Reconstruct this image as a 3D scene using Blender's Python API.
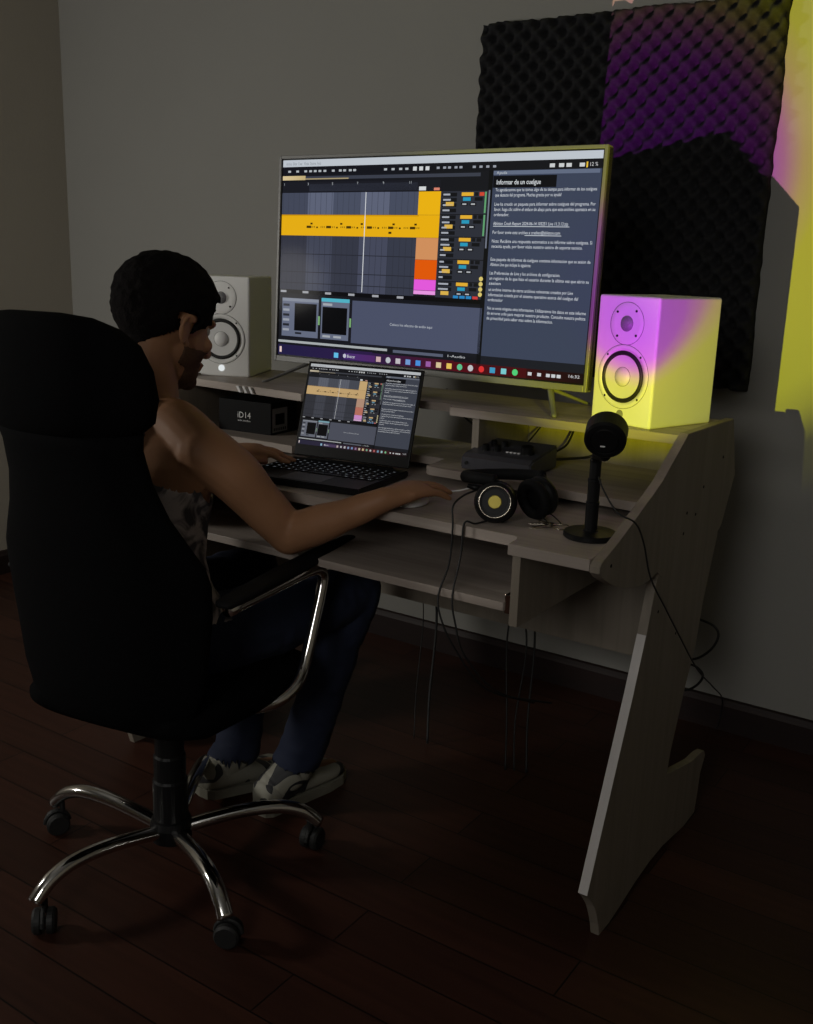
import bpy, bmesh, math, random
from math import sin, cos, pi, radians, sqrt
from mathutils import Vector, Matrix, noise

for o_ in list(bpy.data.objects):
    bpy.data.objects.remove(o_)
SC = bpy.context.scene
COL = SC.collection

# ------------------------------------------------------------------ camera
cd = bpy.data.cameras.new('camera')
cam = bpy.data.objects.new('camera', cd)
COL.objects.link(cam)
R_ = Vector((0.82860208, 0.55893145, 0.03184688))
U_ = Vector((-0.16097784, 0.18338996, 0.96977021))
W_ = Vector((-0.53619467, 0.80868026, -0.24193288))
M = Matrix(((R_.x, U_.x, -W_.x, 0.60371527), (R_.y, U_.y, -W_.y, -2.69935834),
            (R_.z, U_.z, -W_.z, 1.25840068), (0, 0, 0, 1)))
cam.matrix_world = M
cd.sensor_fit = 'HORIZONTAL'
cd.sensor_width = 36.0
cd.lens = 1005.74 / 813 * 36
cd.clip_start = 0.05
SC.camera = cam
SC.view_settings.view_transform = 'Standard'
SC.view_settings.look = 'None'
SC.view_settings.gamma = 1.0
SC.view_settings.exposure = 0.0
SC.view_settings.use_curve_mapping = False

# ------------------------------------------------------------------ light
wd = bpy.data.worlds.new('world')
SC.world = wd
wd.use_nodes = True
bg = wd.node_tree.nodes['Background']
bg.inputs[0].default_value = (0.95, 0.97, 1.0, 1)
bg.inputs[1].default_value = 0.0035

def area_light(name, loc, target, size, energy, color):
    l = bpy.data.lights.new(name, 'AREA')
    l.shape = 'DISK'
    l.size = size
    l.energy = energy
    l.color = color
    o = bpy.data.objects.new(name, l)
    COL.objects.link(o)
    o.location = loc
    o.rotation_euler = (Vector(target) - Vector(loc)).to_track_quat('-Z', 'Y').to_euler()
    return o
# the room's own dim lamp, high behind and left of the camera
area_light('room_light', (-2.55, -2.50, 1.30), (-0.7, -0.4, 0.95), 0.28, 14.0, (1.0, 0.97, 0.90))
# soft fill added at the far end of the room, behind the camera
area_light('fill_light', (0.40, -4.5, 1.95), (-0.4, 0, 1.2), 1.2, 21.0, (1.0, 0.98, 0.94))

# ------------------------------------------------------------------ material helpers
def srgb(r, g, b):
    f = lambda c: (c / 255 / 12.92) if c <= 10 else ((c / 255 + 0.055) / 1.055) ** 2.4
    return (f(r), f(g), f(b), 1)
def mat(name, color, rough=0.5, metal=0.0, spec=0.5, noise_scale=None, noise_amt=0.15, bump=0.0, bump_scale=None, coat=0.0):
    m = bpy.data.materials.new(name)
    m.use_nodes = True
    nt = m.node_tree
    b = nt.nodes['Principled BSDF']
    c = tuple(color) if len(color) == 4 else tuple(color) + (1,)
    b.inputs['Base Color'].default_value = c
    b.inputs['Roughness'].default_value = rough
    b.inputs['Metallic'].default_value = metal
    b.inputs['Specular IOR Level'].default_value = spec
    b.inputs['Coat Weight'].default_value = coat
    tc = nt.nodes.new('ShaderNodeTexCoord')
    if noise_scale:
        n = nt.nodes.new('ShaderNodeTexNoise')
        n.inputs['Scale'].default_value = noise_scale
        n.inputs['Detail'].default_value = 4
        nt.links.new(tc.outputs['Object'], n.inputs['Vector'])
        mx = nt.nodes.new('ShaderNodeMix')
        mx.data_type = 'RGBA'
        mx.inputs[6].default_value = tuple(v * (1 - noise_amt) for v in c[:3]) + (1,)
        mx.inputs[7].default_value = tuple(min(1, v * (1 + noise_amt)) for v in c[:3]) + (1,)
        nt.links.new(n.outputs['Fac'], mx.inputs[0])
        nt.links.new(mx.outputs[2], b.inputs['Base Color'])
    if bump:
        n2 = nt.nodes.new('ShaderNodeTexNoise')
        n2.inputs['Scale'].default_value = bump_scale or 60
        n2.inputs['Detail'].default_value = 3
        nt.links.new(tc.outputs['Object'], n2.inputs['Vector'])
        bp = nt.nodes.new('ShaderNodeBump')
        bp.inputs['Strength'].default_value = bump
        bp.inputs['Distance'].default_value = 0.003
        nt.links.new(n2.outputs['Fac'], bp.inputs['Height'])
        nt.links.new(bp.outputs['Normal'], b.inputs['Normal'])
    return m
def wood(name, c1, c2, rough, scale, axis='X'):
    m = bpy.data.materials.new(name)
    m.use_nodes = True
    nt = m.node_tree
    b = nt.nodes['Principled BSDF']
    b.inputs['Roughness'].default_value = rough
    tc = nt.nodes.new('ShaderNodeTexCoord')
    mp = nt.nodes.new('ShaderNodeMapping')
    s = {'X': (1.2, 22, 22), 'Y': (22, 1.2, 22), 'Z': (22, 22, 1.2)}[axis]
    mp.inputs['Scale'].default_value = tuple(v * scale for v in s)
    n = nt.nodes.new('ShaderNodeTexNoise')
    n.inputs['Scale'].default_value = 1.6
    n.inputs['Detail'].default_value = 7
    n.inputs['Roughness'].default_value = 0.6
    n.inputs['Distortion'].default_value = 0.5
    cr = nt.nodes.new('ShaderNodeValToRGB')
    cr.color_ramp.elements[0].position = 0.33
    cr.color_ramp.elements[0].color = tuple(c1) + (1,)
    cr.color_ramp.elements[1].position = 0.68
    cr.color_ramp.elements[1].color = tuple(c2) + (1,)
    nt.links.new(tc.outputs['Object'], mp.inputs['Vector'])
    nt.links.new(mp.outputs['Vector'], n.inputs['Vector'])
    nt.links.new(n.outputs['Fac'], cr.inputs['Fac'])
    nt.links.new(cr.outputs['Color'], b.inputs['Base Color'])
    bp = nt.nodes.new('ShaderNodeBump')
    bp.inputs['Strength'].default_value = 0.15
    bp.inputs['Distance'].default_value = 0.001
    nt.links.new(n.outputs['Fac'], bp.inputs['Height'])
    nt.links.new(bp.outputs['Normal'], b.inputs['Normal'])
    return m
def emit(name, color, strength):
    m = bpy.data.materials.new(name)
    m.use_nodes = True
    b = m.node_tree.nodes['Principled BSDF']
    b.inputs['Base Color'].default_value = (0.01, 0.01, 0.01, 1)
    b.inputs['Emission Color'].default_value = tuple(color)[:3] + (1,)
    b.inputs['Emission Strength'].default_value = strength
    return m
def screen_mat(name, rough, spec):
    m = bpy.data.materials.new(name)
    m.use_nodes = True
    nt = m.node_tree
    b = nt.nodes['Principled BSDF']
    b.inputs['Base Color'].default_value = (0.004, 0.004, 0.005, 1)
    b.inputs['Roughness'].default_value = rough
    b.inputs['Specular IOR Level'].default_value = spec
    a = nt.nodes.new('ShaderNodeAttribute')
    a.attribute_name = 'pixel'
    nt.links.new(a.outputs['Color'], b.inputs['Emission Color'])
    b.inputs['Emission Strength'].default_value = 1.0
    return m

MT = {}
MT['wall'] = mat('wall_paint', (0.30, 0.295, 0.275), 0.85, spec=0.2, noise_scale=3, noise_amt=0.04, bump=0.12, bump_scale=90)
MT['wall_side'] = mat('side_wall_paint', (0.40, 0.365, 0.31), 0.85, spec=0.2, noise_scale=3, noise_amt=0.04, bump=0.12, bump_scale=90)
MT['ceiling'] = mat('ceiling_paint', (0.35, 0.35, 0.34), 0.9, noise_scale=3, noise_amt=0.04)
MT['base'] = wood('baseboard_wood', (0.008, 0.002, 0.0015), (0.016, 0.004, 0.003), 0.6, 0.8, 'X')
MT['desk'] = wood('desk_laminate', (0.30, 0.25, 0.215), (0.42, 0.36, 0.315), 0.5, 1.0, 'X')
MT['desk_shaded'] = wood('desk_laminate_shaded', (0.21, 0.18, 0.14), (0.27, 0.23, 0.185), 0.55, 1.0, 'Z')  # desk laminate with upright grain, shade painted into its darker tone
MT['edge'] = mat('lit_edge_paint', (0.62, 0.59, 0.57), 0.5, noise_scale=40, noise_amt=0.06)  # bright tone standing in for light on the leg's front edge
MT['black'] = mat('black_plastic', (0.006, 0.006, 0.0065), 0.42, spec=0.2, noise_scale=30)
MT['black_matt'] = mat('matt_black', (0.006, 0.006, 0.0065), 0.7, spec=0.15, noise_scale=30)
MT['rubber'] = mat('black_rubber', (0.010, 0.010, 0.010), 0.6, noise_scale=50)
MT['mesh'] = mat('chair_fabric', (0.003, 0.003, 0.0034), 0.95, spec=0.05, noise_scale=200, noise_amt=0.3, bump=0.3, bump_scale=500)
MT['chrome'] = mat('chrome', (0.75, 0.74, 0.72), 0.12, metal=1.0, noise_scale=15, noise_amt=0.04)
MT['silver'] = mat('silver_bezel', (0.20, 0.20, 0.195), 0.5, metal=0.25, noise_scale=20, noise_amt=0.04)
MT['white'] = mat('white_speaker_paint', (0.80, 0.80, 0.78), 0.45, noise_scale=60, noise_amt=0.02)
MT['cone'] = mat('white_cone', (0.72, 0.72, 0.71), 0.5, noise_scale=60, noise_amt=0.02)
MT['groove'] = mat('groove_grey', (0.18, 0.18, 0.18), 0.6, noise_scale=60)
MT['dome'] = mat('tweeter_grey', (0.22, 0.22, 0.23), 0.5, noise_scale=300, noise_amt=0.5)
MT['skin'] = mat('skin', (0.32, 0.160, 0.083), 0.55, spec=0.3, noise_scale=25, noise_amt=0.10, bump=0.08, bump_scale=300)
MT['hair'] = mat('black_hair', (0.006, 0.005, 0.005), 0.9, spec=0.05, noise_scale=150, noise_amt=0.4, bump=0.8, bump_scale=260)
MT['beard'] = mat('dark_stubble', (0.085, 0.045, 0.026), 0.8, spec=0.2, noise_scale=200, noise_amt=0.4)
MT['jeans'] = mat('blue_denim', (0.008, 0.014, 0.040), 0.85, noise_scale=300, noise_amt=0.25, bump=0.2, bump_scale=400)
MT['eye'] = mat('eye_white', (0.6, 0.58, 0.55), 0.2, noise_scale=60)
MT['gold'] = mat('gold_badge', (0.36, 0.29, 0.05), 0.35, metal=0.6, noise_scale=60)
MT['ring'] = mat('silver_ring', (0.55, 0.50, 0.42), 0.25, metal=1.0, noise_scale=40)
MT['box'] = mat('black_carton', (0.005, 0.005, 0.0055), 0.6, spec=0.12, noise_scale=40)
MT['print'] = mat('white_print', (0.8, 0.8, 0.8), 0.6, noise_scale=60)
MT['sticker'] = mat('pale_label', (0.25, 0.25, 0.24), 0.6, noise_scale=60)
MT['unit'] = mat('dark_grey_metal', (0.085, 0.085, 0.10), 0.45, metal=0.4, noise_scale=60)
MT['mouse'] = mat('white_plastic', (0.8, 0.8, 0.79), 0.35, noise_scale=60, noise_amt=0.02)
MT['logo'] = emit('lit_white_logo', (0.95, 1.0, 1.0), 0.75)
MT['keyglow'] = emit('key_legend_glow', (0.8, 0.9, 1.0), 0.16)
MT['tv'] = screen_mat('tv_screen', 0.10, 0.006)
MT['lap'] = screen_mat('laptop_screen', 0.3, 0.1)

def floor_mat():
    m = bpy.data.materials.new('dark_plank_floor')
    m.use_nodes = True
    nt = m.node_tree
    b = nt.nodes['Principled BSDF']
    tc = nt.nodes.new('ShaderNodeTexCoord')
    br = nt.nodes.new('ShaderNodeTexBrick')
    br.inputs['Scale'].default_value = 1.0
    br.inputs['Brick Width'].default_value = 1.1
    br.inputs['Row Height'].default_value = 0.115
    br.inputs['Mortar Size'].default_value = 0.0016
    br.inputs['Color1'].default_value = (0.070, 0.026, 0.016, 1)
    br.inputs['Color2'].default_value = (0.044, 0.017, 0.011, 1)
    br.inputs['Mortar'].default_value = (0.006, 0.003, 0.002, 1)
    br.offset = 0.37
    nt.links.new(tc.outputs['Object'], br.inputs['Vector'])
    mp = nt.nodes.new('ShaderNodeMapping')
    mp.inputs['Scale'].default_value = (1.5, 26, 1)
    n = nt.nodes.new('ShaderNodeTexNoise')
    n.inputs['Scale'].default_value = 2
    n.inputs['Detail'].default_value = 6
    nt.links.new(tc.outputs['Object'], mp.inputs['Vector'])
    nt.links.new(mp.outputs['Vector'], n.inputs['Vector'])
    mx = nt.nodes.new('ShaderNodeMix')
    mx.data_type = 'RGBA'
    mx.blend_type = 'MULTIPLY'
    mx.inputs[0].default_value = 0.6
    nt.links.new(br.outputs['Color'], mx.inputs[6])
    nt.links.new(n.outputs['Fac'], mx.inputs[7])
    nt.links.new(mx.outputs[2], b.inputs['Base Color'])
    b.inputs['Roughness'].default_value = 0.42
    b.inputs['Specular IOR Level'].default_value = 0.25
    return m
MT['floor'] = floor_mat()

def tank_mat():
    m = bpy.data.materials.new('printed_tank_cotton')
    m.use_nodes = True
    nt = m.node_tree
    b = nt.nodes['Principled BSDF']
    b.inputs['Roughness'].default_value = 0.9
    tc = nt.nodes.new('ShaderNodeTexCoord')
    n = nt.nodes.new('ShaderNodeTexNoise')
    n.inputs['Scale'].default_value = 16
    n.inputs['Detail'].default_value = 5
    n.inputs['Distortion'].default_value = 1.2
    cr = nt.nodes.new('ShaderNodeValToRGB')
    e = cr.color_ramp.elements
    e[0].position = 0.42
    e[0].color = (0.075, 0.07, 0.078, 1)
    e[1].position = 0.56
    e[1].color = (0.52, 0.47, 0.47, 1)
    nt.links.new(tc.outputs['Object'], n.inputs['Vector'])
    nt.links.new(n.outputs['Fac'], cr.inputs['Fac'])
    nt.links.new(cr.outputs['Color'], b.inputs['Base Color'])
    return m
MT['tank'] = tank_mat()

def sneaker_mat():
    m = bpy.data.materials.new('black_and_white_sneaker')
    m.use_nodes = True
    nt = m.node_tree
    b = nt.nodes['Principled BSDF']
    b.inputs['Roughness'].default_value = 0.6
    tc = nt.nodes.new('ShaderNodeTexCoord')
    v = nt.nodes.new('ShaderNodeTexNoise')
    v.inputs['Scale'].default_value = 11
    v.inputs['Distortion'].default_value = 1.6
    v.inputs['Detail'].default_value = 0.5
    cr = nt.nodes.new('ShaderNodeValToRGB')
    cr.color_ramp.interpolation = 'CONSTANT'
    e = cr.color_ramp.elements
    e[0].position = 0
    e[0].color = (0.02, 0.02, 0.022, 1)
    e[1].position = 0.46
    e[1].color = (0.28, 0.27, 0.22, 1)
    nt.links.new(tc.outputs['Object'], v.inputs['Vector'])
    nt.links.new(v.outputs['Fac'], cr.inputs['Fac'])
    nt.links.new(cr.outputs['Color'], b.inputs['Base Color'])
    return m
MT['sneaker'] = sneaker_mat()
MT['sole'] = mat('pale_rubber_sole', (0.20, 0.19, 0.15), 0.7, noise_scale=40)
MT['foam'] = mat('charcoal_foam', (0.026, 0.026, 0.028), 0.95, spec=0.1, noise_scale=120, noise_amt=0.25, bump=0.4, bump_scale=300)
def soft_cone(): pass

# ------------------------------------------------------------------ object helpers
def thing(name, label, cat, loc=(0, 0, 0), rot=(0, 0, 0), group=None):
    o = bpy.data.objects.new(name, None)
    o.empty_display_size = 0.05
    COL.objects.link(o)
    o.matrix_world = Matrix.Translation(Vector(loc)) @ Matrix.Rotation(rot[2], 4, 'Z') @ Matrix.Rotation(rot[1], 4, 'Y') @ Matrix.Rotation(rot[0], 4, 'X')
    o['label'] = label
    o['category'] = cat
    if group:
        o['group'] = group
    o['mw'] = 0
    del o['mw']
    return o
WM = {}
def obj(name, bm, m, parent=None, world=False, smooth=False, label=None):
    """link a bmesh as one mesh object; world=True: its coordinates are world ones"""
    if parent is not None and world:
        bm.transform(wm(parent).inverted())
    me = bpy.data.meshes.new(name)
    bmesh.ops.recalc_face_normals(bm, faces=bm.faces[:])
    for f in bm.faces:
        f.smooth = smooth
    bm.to_mesh(me)
    bm.free()
    for k in (m if isinstance(m, (list, tuple)) else [m]):
        me.materials.append(k)
    o = bpy.data.objects.new(name, me)
    COL.objects.link(o)
    if parent is not None:
        o.parent = parent
    if label:
        o['label'] = label
    if smooth == 'auto':
        pass
    return o
def wm(o):
    mtx = o.matrix_basis.copy()
    p = o.parent
    while p:
        mtx = p.matrix_basis @ mtx
        p = p.parent
    return mtx
def tag(o, label, cat, group=None):
    o['label'] = label
    o['category'] = cat
    if group:
        o['group'] = group
    return o
def rebase(o, base):
    """move a single-mesh thing's origin to its base"""
    b = Vector(base)
    o.data.transform(Matrix.Translation(-b))
    o.location = b
    return o
def bx(bm, x0, x1, y0, y1, z0, z1, bev=0.0, seg=2, mi=0):
    r = bmesh.ops.create_cube(bm, size=1.0)
    vs = r['verts']
    for v in vs:
        v.co = Vector((x0 + (v.co.x + .5) * (x1 - x0), y0 + (v.co.y + .5) * (y1 - y0), z0 + (v.co.z + .5) * (z1 - z0)))
    fs = set(f for v in vs for f in v.link_faces)
    for f in fs:
        f.material_index = mi
    if bev:
        es = list(set(e for v in vs for e in v.link_edges))
        rr = bmesh.ops.bevel(bm, geom=es, offset=bev, segments=seg, affect='EDGES', profile=0.5)
        for f in rr['faces']:
            f.material_index = mi
    return bm
def prism(bm, pts, axis, a, b, bev=0.0, mi=0):
    """extrude a 2D outline along an axis: X -> pts are (y,z), Y -> (x,z), Z -> (x,y)"""
    def P(p, t):
        return {'X': (t, p[0], p[1]), 'Y': (p[0], t, p[1]), 'Z': (p[0], p[1], t)}[axis]
    va = [bm.verts.new(P(p, a)) for p in pts]
    vb = [bm.verts.new(P(p, b)) for p in pts]
    n = len(pts)
    fs = [bm.faces.new(va), bm.faces.new(vb[::-1])]
    for i in range(n):
        fs.append(bm.faces.new((va[i], vb[i], vb[(i + 1) % n], va[(i + 1) % n])))
    for f in fs:
        f.material_index = mi
    if bev:
        es = [e for e in set(e for v in va + vb for e in v.link_edges)
              if not (e.verts[0] in va and e.verts[1] in vb) and not (e.verts[0] in vb and e.verts[1] in va)]
        rr = bmesh.ops.bevel(bm, geom=es, offset=bev, segments=2, affect='EDGES')
        for f in rr['faces']:
            f.material_index = mi
    return bm
def frame_of(d, up=Vector((0, 0, 1))):
    d = d.normalized()
    if abs(d.dot(up)) > 0.97:
        up = Vector((0, 1, 0)) if abs(d.y) < 0.9 else Vector((1, 0, 0))
    s = d.cross(up).normalized()
    return s, s.cross(d).normalized()
def tube(bm, pts, rad, seg=10, mi=0, closed=False, flat=1.0, up=None):
    """sweep a circle (or an ellipse: flat) along points; rad is a number or a list"""
    pts = [Vector(p) for p in pts]
    n = len(pts)
    rads = [rad] * n if isinstance(rad, (int, float)) else rad
    rings = []
    s = None
    for i in range(n):
        if closed:
            d = pts[(i + 1) % n] - pts[i - 1]
        else:
            d = pts[min(i + 1, n - 1)] - pts[max(i - 1, 0)]
        if up is not None:
            s, t = frame_of(d, Vector(up))
        elif s is None:
            s, t = frame_of(d)
        else:
            d.normalize()
            s = (s - d * s.dot(d)).normalized()
            t = s.cross(d).normalized()
        rings.append([bm.verts.new(pts[i] + (s * cos(2 * pi * k / seg) + t * sin(2 * pi * k / seg) * flat) * rads[i]) for k in range(seg)])
    m = n if closed else n - 1
    for i in range(m):
        A, B = rings[i], rings[(i + 1) % n]
        for k in range(seg):
            f = bm.faces.new((A[k], A[(k + 1) % seg], B[(k + 1) % seg], B[k]))
            f.material_index = mi
    if not closed:
        bm.faces.new(rings[0][::-1]).material_index = mi
        bm.faces.new(rings[-1]).material_index = mi
    return bm
def smooth_path(pts, n=8):
    """Catmull-Rom through points"""
    P = [Vector(p) for p in pts]
    P = [P[0] * 2 - P[1]] + P + [P[-1] * 2 - P[-2]]
    out = []
    for i in range(1, len(P) - 2):
        for k in range(n):
            t = k / n
            a, b, c, d = P[i - 1], P[i], P[i + 1], P[i + 2]
            out.append(0.5 * ((2 * b) + (c - a) * t + (2 * a - 5 * b + 4 * c - d) * t * t + (3 * b - a - 3 * c + d) * t ** 3))
    out.append(P[-2])
    return out
def lathe(bm, prof, seg=32, mtx=None, mi=0, cap0=True, cap1=True):
    """revolve (r, z) about local Z then transform"""
    mtx = mtx or Matrix.Identity(4)
    rings = []
    for r, z in prof:
        if r < 1e-6:
            rings.append([bm.verts.new(mtx @ Vector((0, 0, z)))])
        else:
            rings.append([bm.verts.new(mtx @ Vector((r * cos(2 * pi * k / seg), r * sin(2 * pi * k / seg), z))) for k in range(seg)])
    for A, B in zip(rings[:-1], rings[1:]):
        for k in range(seg):
            k2 = (k + 1) % seg
            if len(A) == 1 and len(B) == 1:
                continue
            if len(A) == 1:
                f = bm.faces.new((A[0], B[k2], B[k]))
            elif len(B) == 1:
                f = bm.faces.new((A[k], A[k2], B[0]))
            else:
                f = bm.faces.new((A[k], A[k2], B[k2], B[k]))
            f.material_index = mi
    if cap0 and len(rings[0]) > 1:
        bm.faces.new(rings[0][::-1]).material_index = mi
    if cap1 and len(rings[-1]) > 1:
        bm.faces.new(rings[-1]).material_index = mi
    return bm
def axis_mtx(loc, d, up=None):
    q = Vector(d).to_track_quat('Z', 'Y')
    return Matrix.Translation(Vector(loc)) @ q.to_matrix().to_4x4()
def ell(bm, c, r, mtx=None, seg=20, rings=12):
    rr = bmesh.ops.create_uvsphere(bm, u_segments=seg, v_segments=rings, radius=1.0)
    for v in rr['verts']:
        p = Vector((v.co.x * r[0], v.co.y * r[1], v.co.z * r[2]))
        v.co = (mtx @ p if mtx else p) + Vector(c)
    return bm
def loft(bm, rings, seg=28, power=2.0):
    """rings: (center, a-vector, b-vector) closed superellipse sections"""
    RR = []
    for c, a, b in rings:
        c, a, b = Vector(c), Vector(a), Vector(b)
        L = []
        for k in range(seg):
            t = 2 * pi * k / seg
            ct, st = cos(t), sin(t)
            L.append(bm.verts.new(c + a * (abs(ct) ** (2 / power) * (1 if ct >= 0 else -1)) + b * (abs(st) ** (2 / power) * (1 if st >= 0 else -1))))
        RR.append(L)
    for A, B in zip(RR[:-1], RR[1:]):
        for k in range(seg):
            bm.faces.new((A[k], A[(k + 1) % seg], B[(k + 1) % seg], B[k]))
    bm.faces.new(RR[0][::-1])
    bm.faces.new(RR[-1])
    return bm
def new():
    return bmesh.new()
def text_geo(body, width=None, height=None, align='LEFT'):
    """outline letters as (verts, faces), scaled to a width or a cap height"""
    cu = bpy.data.curves.new('t', 'FONT')
    cu.body = body
    cu.resolution_u = 2
    cu.size = 1.0
    o = bpy.data.objects.new('t', cu)
    COL.objects.link(o)
    dg = bpy.context.evaluated_depsgraph_get()
    me = bpy.data.meshes.new_from_object(o.evaluated_get(dg))
    vs = [v.co.copy() for v in me.vertices]
    fs = [tuple(p.vertices) for p in me.polygons]
    bpy.data.objects.remove(o)
    bpy.data.curves.remove(cu)
    bpy.data.meshes.remove(me)
    x0 = min(v.x for v in vs); x1 = max(v.x for v in vs)
    k = (width / (x1 - x0)) if width else height / 0.72
    ky = (height / 0.72) if height else k
    return [Vector(((v.x - x0) * k, v.y * ky, 0)) for v in vs], fs

# ================================================================== the room
XL, XR, YF, ZC = -2.845, 2.3, -4.6, 2.6
def struct(name, bm, m, kind='structure'):
    o = obj(name, bm, m)
    o['kind'] = kind
    return o
struct('floor', bx(new(), XL - .1, XR + .1, YF - .1, .1, -0.1, 0), MT['floor'])
struct('wall_back', bx(new(), XL - .1, XR + .1, 0, .1, 0, ZC), MT['wall'])
struct('wall_left', bx(new(), XL - .1, XL, YF, 0, 0, ZC), MT['wall_side'])
struct('wall_right', bx(new(), XR, XR + .1, YF, 0, 0, ZC), MT['wall_side'])
struct('wall_front', bx(new(), XL - .1, XR + .1, YF - .1, YF, 0, ZC), MT['wall_side'])
struct('ceiling', bx(new(), XL - .1, XR + .1, YF - .1, .1, ZC, ZC + .1), MT['ceiling'])
def base_profile(t):
    return [(0, 0), (t, 0), (t, .074), (t * .7, .082), (t * .55, .090), (0, .0934)]
struct('baseboard_back', prism(new(), [(-p[0], p[1]) for p in base_profile(.016)], 'X', XL, XR), MT['base'])
struct('baseboard_left', prism(new(), [(XL + p[0], p[1]) for p in base_profile(.016)], 'Y', YF, -0.016), MT['base'])

# ================================================================== acoustic foam
def foam():
    x0, x1, z0, z1 = -0.958, -0.122, 0.9558, 1.9106
    bm = new()
    nx, nz = 150, 166
    rnd = random.Random(4)
    def edge(seed, t):
        return noise.noise(Vector((t * 6, seed, 0))) * 0.006 + noise.noise(Vector((t * 30, seed, 3))) * 0.003
    px, pz = 0.0535, 0.0535
    V = []
    for j in range(nz + 1):
        row = []
        v = j / nz
        for i in range(nx + 1):
            u = i / nx
            xa = x0 + edge(1, v) - 0.012 * (1 - v)
            xb = x1 + edge(5, v)
            za, zb = z0 + edge(9, u), z1 + edge(13, u)
            x = xa + (xb - xa) * u
            z = za + (zb - za) * v
            h = 0.030 + 0.019 * sin(2 * pi * x / px) * cos(2 * pi * z / pz) + 0.004 * cos(4 * pi * x / px)
            h += 0.003 * noise.noise(Vector((x * 9, z * 9, 1)))
            row.append(bm.verts.new((x, -h - .004, z)))
        V.append(row)
    for j in range(nz):
        for i in range(nx):
            bm.faces.new((V[j][i], V[j][i + 1], V[j + 1][i + 1], V[j + 1][i]))
    per = [V[0][i] for i in range(nx + 1)] + [V[j][nx] for j in range(1, nz + 1)] + [V[nz][i] for i in range(nx - 1, -1, -1)] + [V[j][0] for j in range(nz - 1, 0, -1)]
    bk = [bm.verts.new((v.co.x, -0.002, v.co.z)) for v in per]
    n = len(per)
    for i in range(n):
        bm.faces.new((per[i], per[(i + 1) % n], bk[(i + 1) % n], bk[i]))
    bm.faces.new(bk)
    o = obj('acoustic_foam', bm, MT['foam'], smooth=True)
    tag(o, 'large charcoal egg-crate foam panel fixed to the wall behind the television', 'acoustic foam')
    rebase(o, ((x0 + x1) / 2, -0.002, z0))
foam()

# ================================================================== the desk
XDL = -1.34
desk = thing('desk', 'pale wood studio desk with raised shelf and slanted Z-shaped side legs', 'desk', (XDL / 2, -0.85, 0))
side_prof = [(-.536, .954), (-.828, .957), (-.850, .944), (-.880, .926), (-.915, .906), (-.948, .886), (-.992, .867), (-1.035, .851), (-1.089, .829),
             (-1.135, .812), (-1.178, .798), (-1.205, .790), (-1.213, .783), (-1.213, .772), (-1.196, .760), (-1.168, .746), (-1.135, .731), (-1.096, .718),
             (-1.055, .708), (-1.013, .702), (-.975, .701), (-.928, .708), (-.905, .690), (-.62, .690), (-.605, .60), (-.56, .70), (-.481, .825)]
side_prof = [p for p in side_prof if p not in ((-.605, .60),)]
side_prof[-2] = (-.545, .72)
leg_prof = [(-.905, .715), (-.925, .690), (-.954, .587), (-.995, .478), (-1.027, .402), (-1.085, .265), (-1.141, .132), (-1.118, .108), (-1.098, .083), (-1.084, .058), (-1.070, .028), (-1.062, 0.0), (-1.012, 0.0),
            (-.96, .006), (-.88, .018), (-.80, .024), (-.72, .022), (-.64, .010), (-.575, 0.0), (-.497, 0.0), (-.489, .05), (-.485, .099), (-.457, .134), (-.470, .150), (-.500, .156), (-.559, .161),
            (-.65, .182), (-.743, .206), (-.73, .259), (-.679, .380), (-.633, .465), (-.612, .568), (-.560, .70), (-.57, .80), (-.80, .80)]
for s, xo in ((1, 0.0), (-1, XDL)):
    t = 0.018
    xi = xo - s * t
    sp = obj('side_panel', prism(new(), side_prof, 'X', min(xo, xi), max(xo, xi), bev=.001), MT['desk_shaded'], desk, world=True)
    for y, z in ((-.585, .878), (-.70, .833), (-.79, .795), (-.735, .782), (-.80, .755), (-1.165, .775)):
        obj('screw_cap', lathe(new(), [(0.0032, -.0008), (0.0032, .0006), (0, .0006)], 10, axis_mtx((xo, y, z), (s, 0, 0))), MT['black_matt'], sp, world=True)
    lo = xo - s * 0.0015
    li = xo - s * 0.0195
    lg = obj('leg', prism(new(), leg_prof, 'X', min(lo, li), max(lo, li), bev=.001), MT['desk_shaded'], desk, world=True)
    # strip on the slanted front edge; lit brightness painted into the right one
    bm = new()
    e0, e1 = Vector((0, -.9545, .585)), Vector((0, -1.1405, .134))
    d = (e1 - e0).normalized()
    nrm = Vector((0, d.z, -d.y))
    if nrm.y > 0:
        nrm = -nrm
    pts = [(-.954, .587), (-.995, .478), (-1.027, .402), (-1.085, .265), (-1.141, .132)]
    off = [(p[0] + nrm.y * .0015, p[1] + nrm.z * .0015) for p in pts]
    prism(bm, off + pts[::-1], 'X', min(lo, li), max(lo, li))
    obj('front_edge_strip', bm, MT['edge'] if s > 0 else MT['desk_shaded'], lg, world=True, label='front edge of the leg painted bright as if lit' if s > 0 else None)
    for y, z in ((-.90, .62), (-.78, .54)):
        obj('screw_cap', lathe(new(), [(0.003, -.0008), (0.003, .0006), (0, .0006)], 10, axis_mtx((lo, y, z), (s, 0, 0))), MT['black_matt'], lg, world=True)
XI0, XI1 = XDL + .0185, -.0185
ZD = 0.7929
top = [(XI0, -.56), (XI0, -1.213), (-1.175, -1.213), (-1.172, -1.175), (-1.160, -1.159), (-.182, -1.159), (-.172, -1.175), (-.170, -1.213), (XI1, -1.213), (XI1, -.56)]
obj('desktop', prism(new(), top, 'Z', ZD - .020, ZD, bev=.001), MT['desk'], desk, world=True)
ZS = 0.9499
shelf = [(XI0, -.545), (XI0, -.852), (-.905, -.886), (-.893, -.87), (-.885, -.775), (-.56, -.770), (-.548, -.80), (-.540, -.815), (XI1, -.815), (XI1, -.545)]
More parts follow.
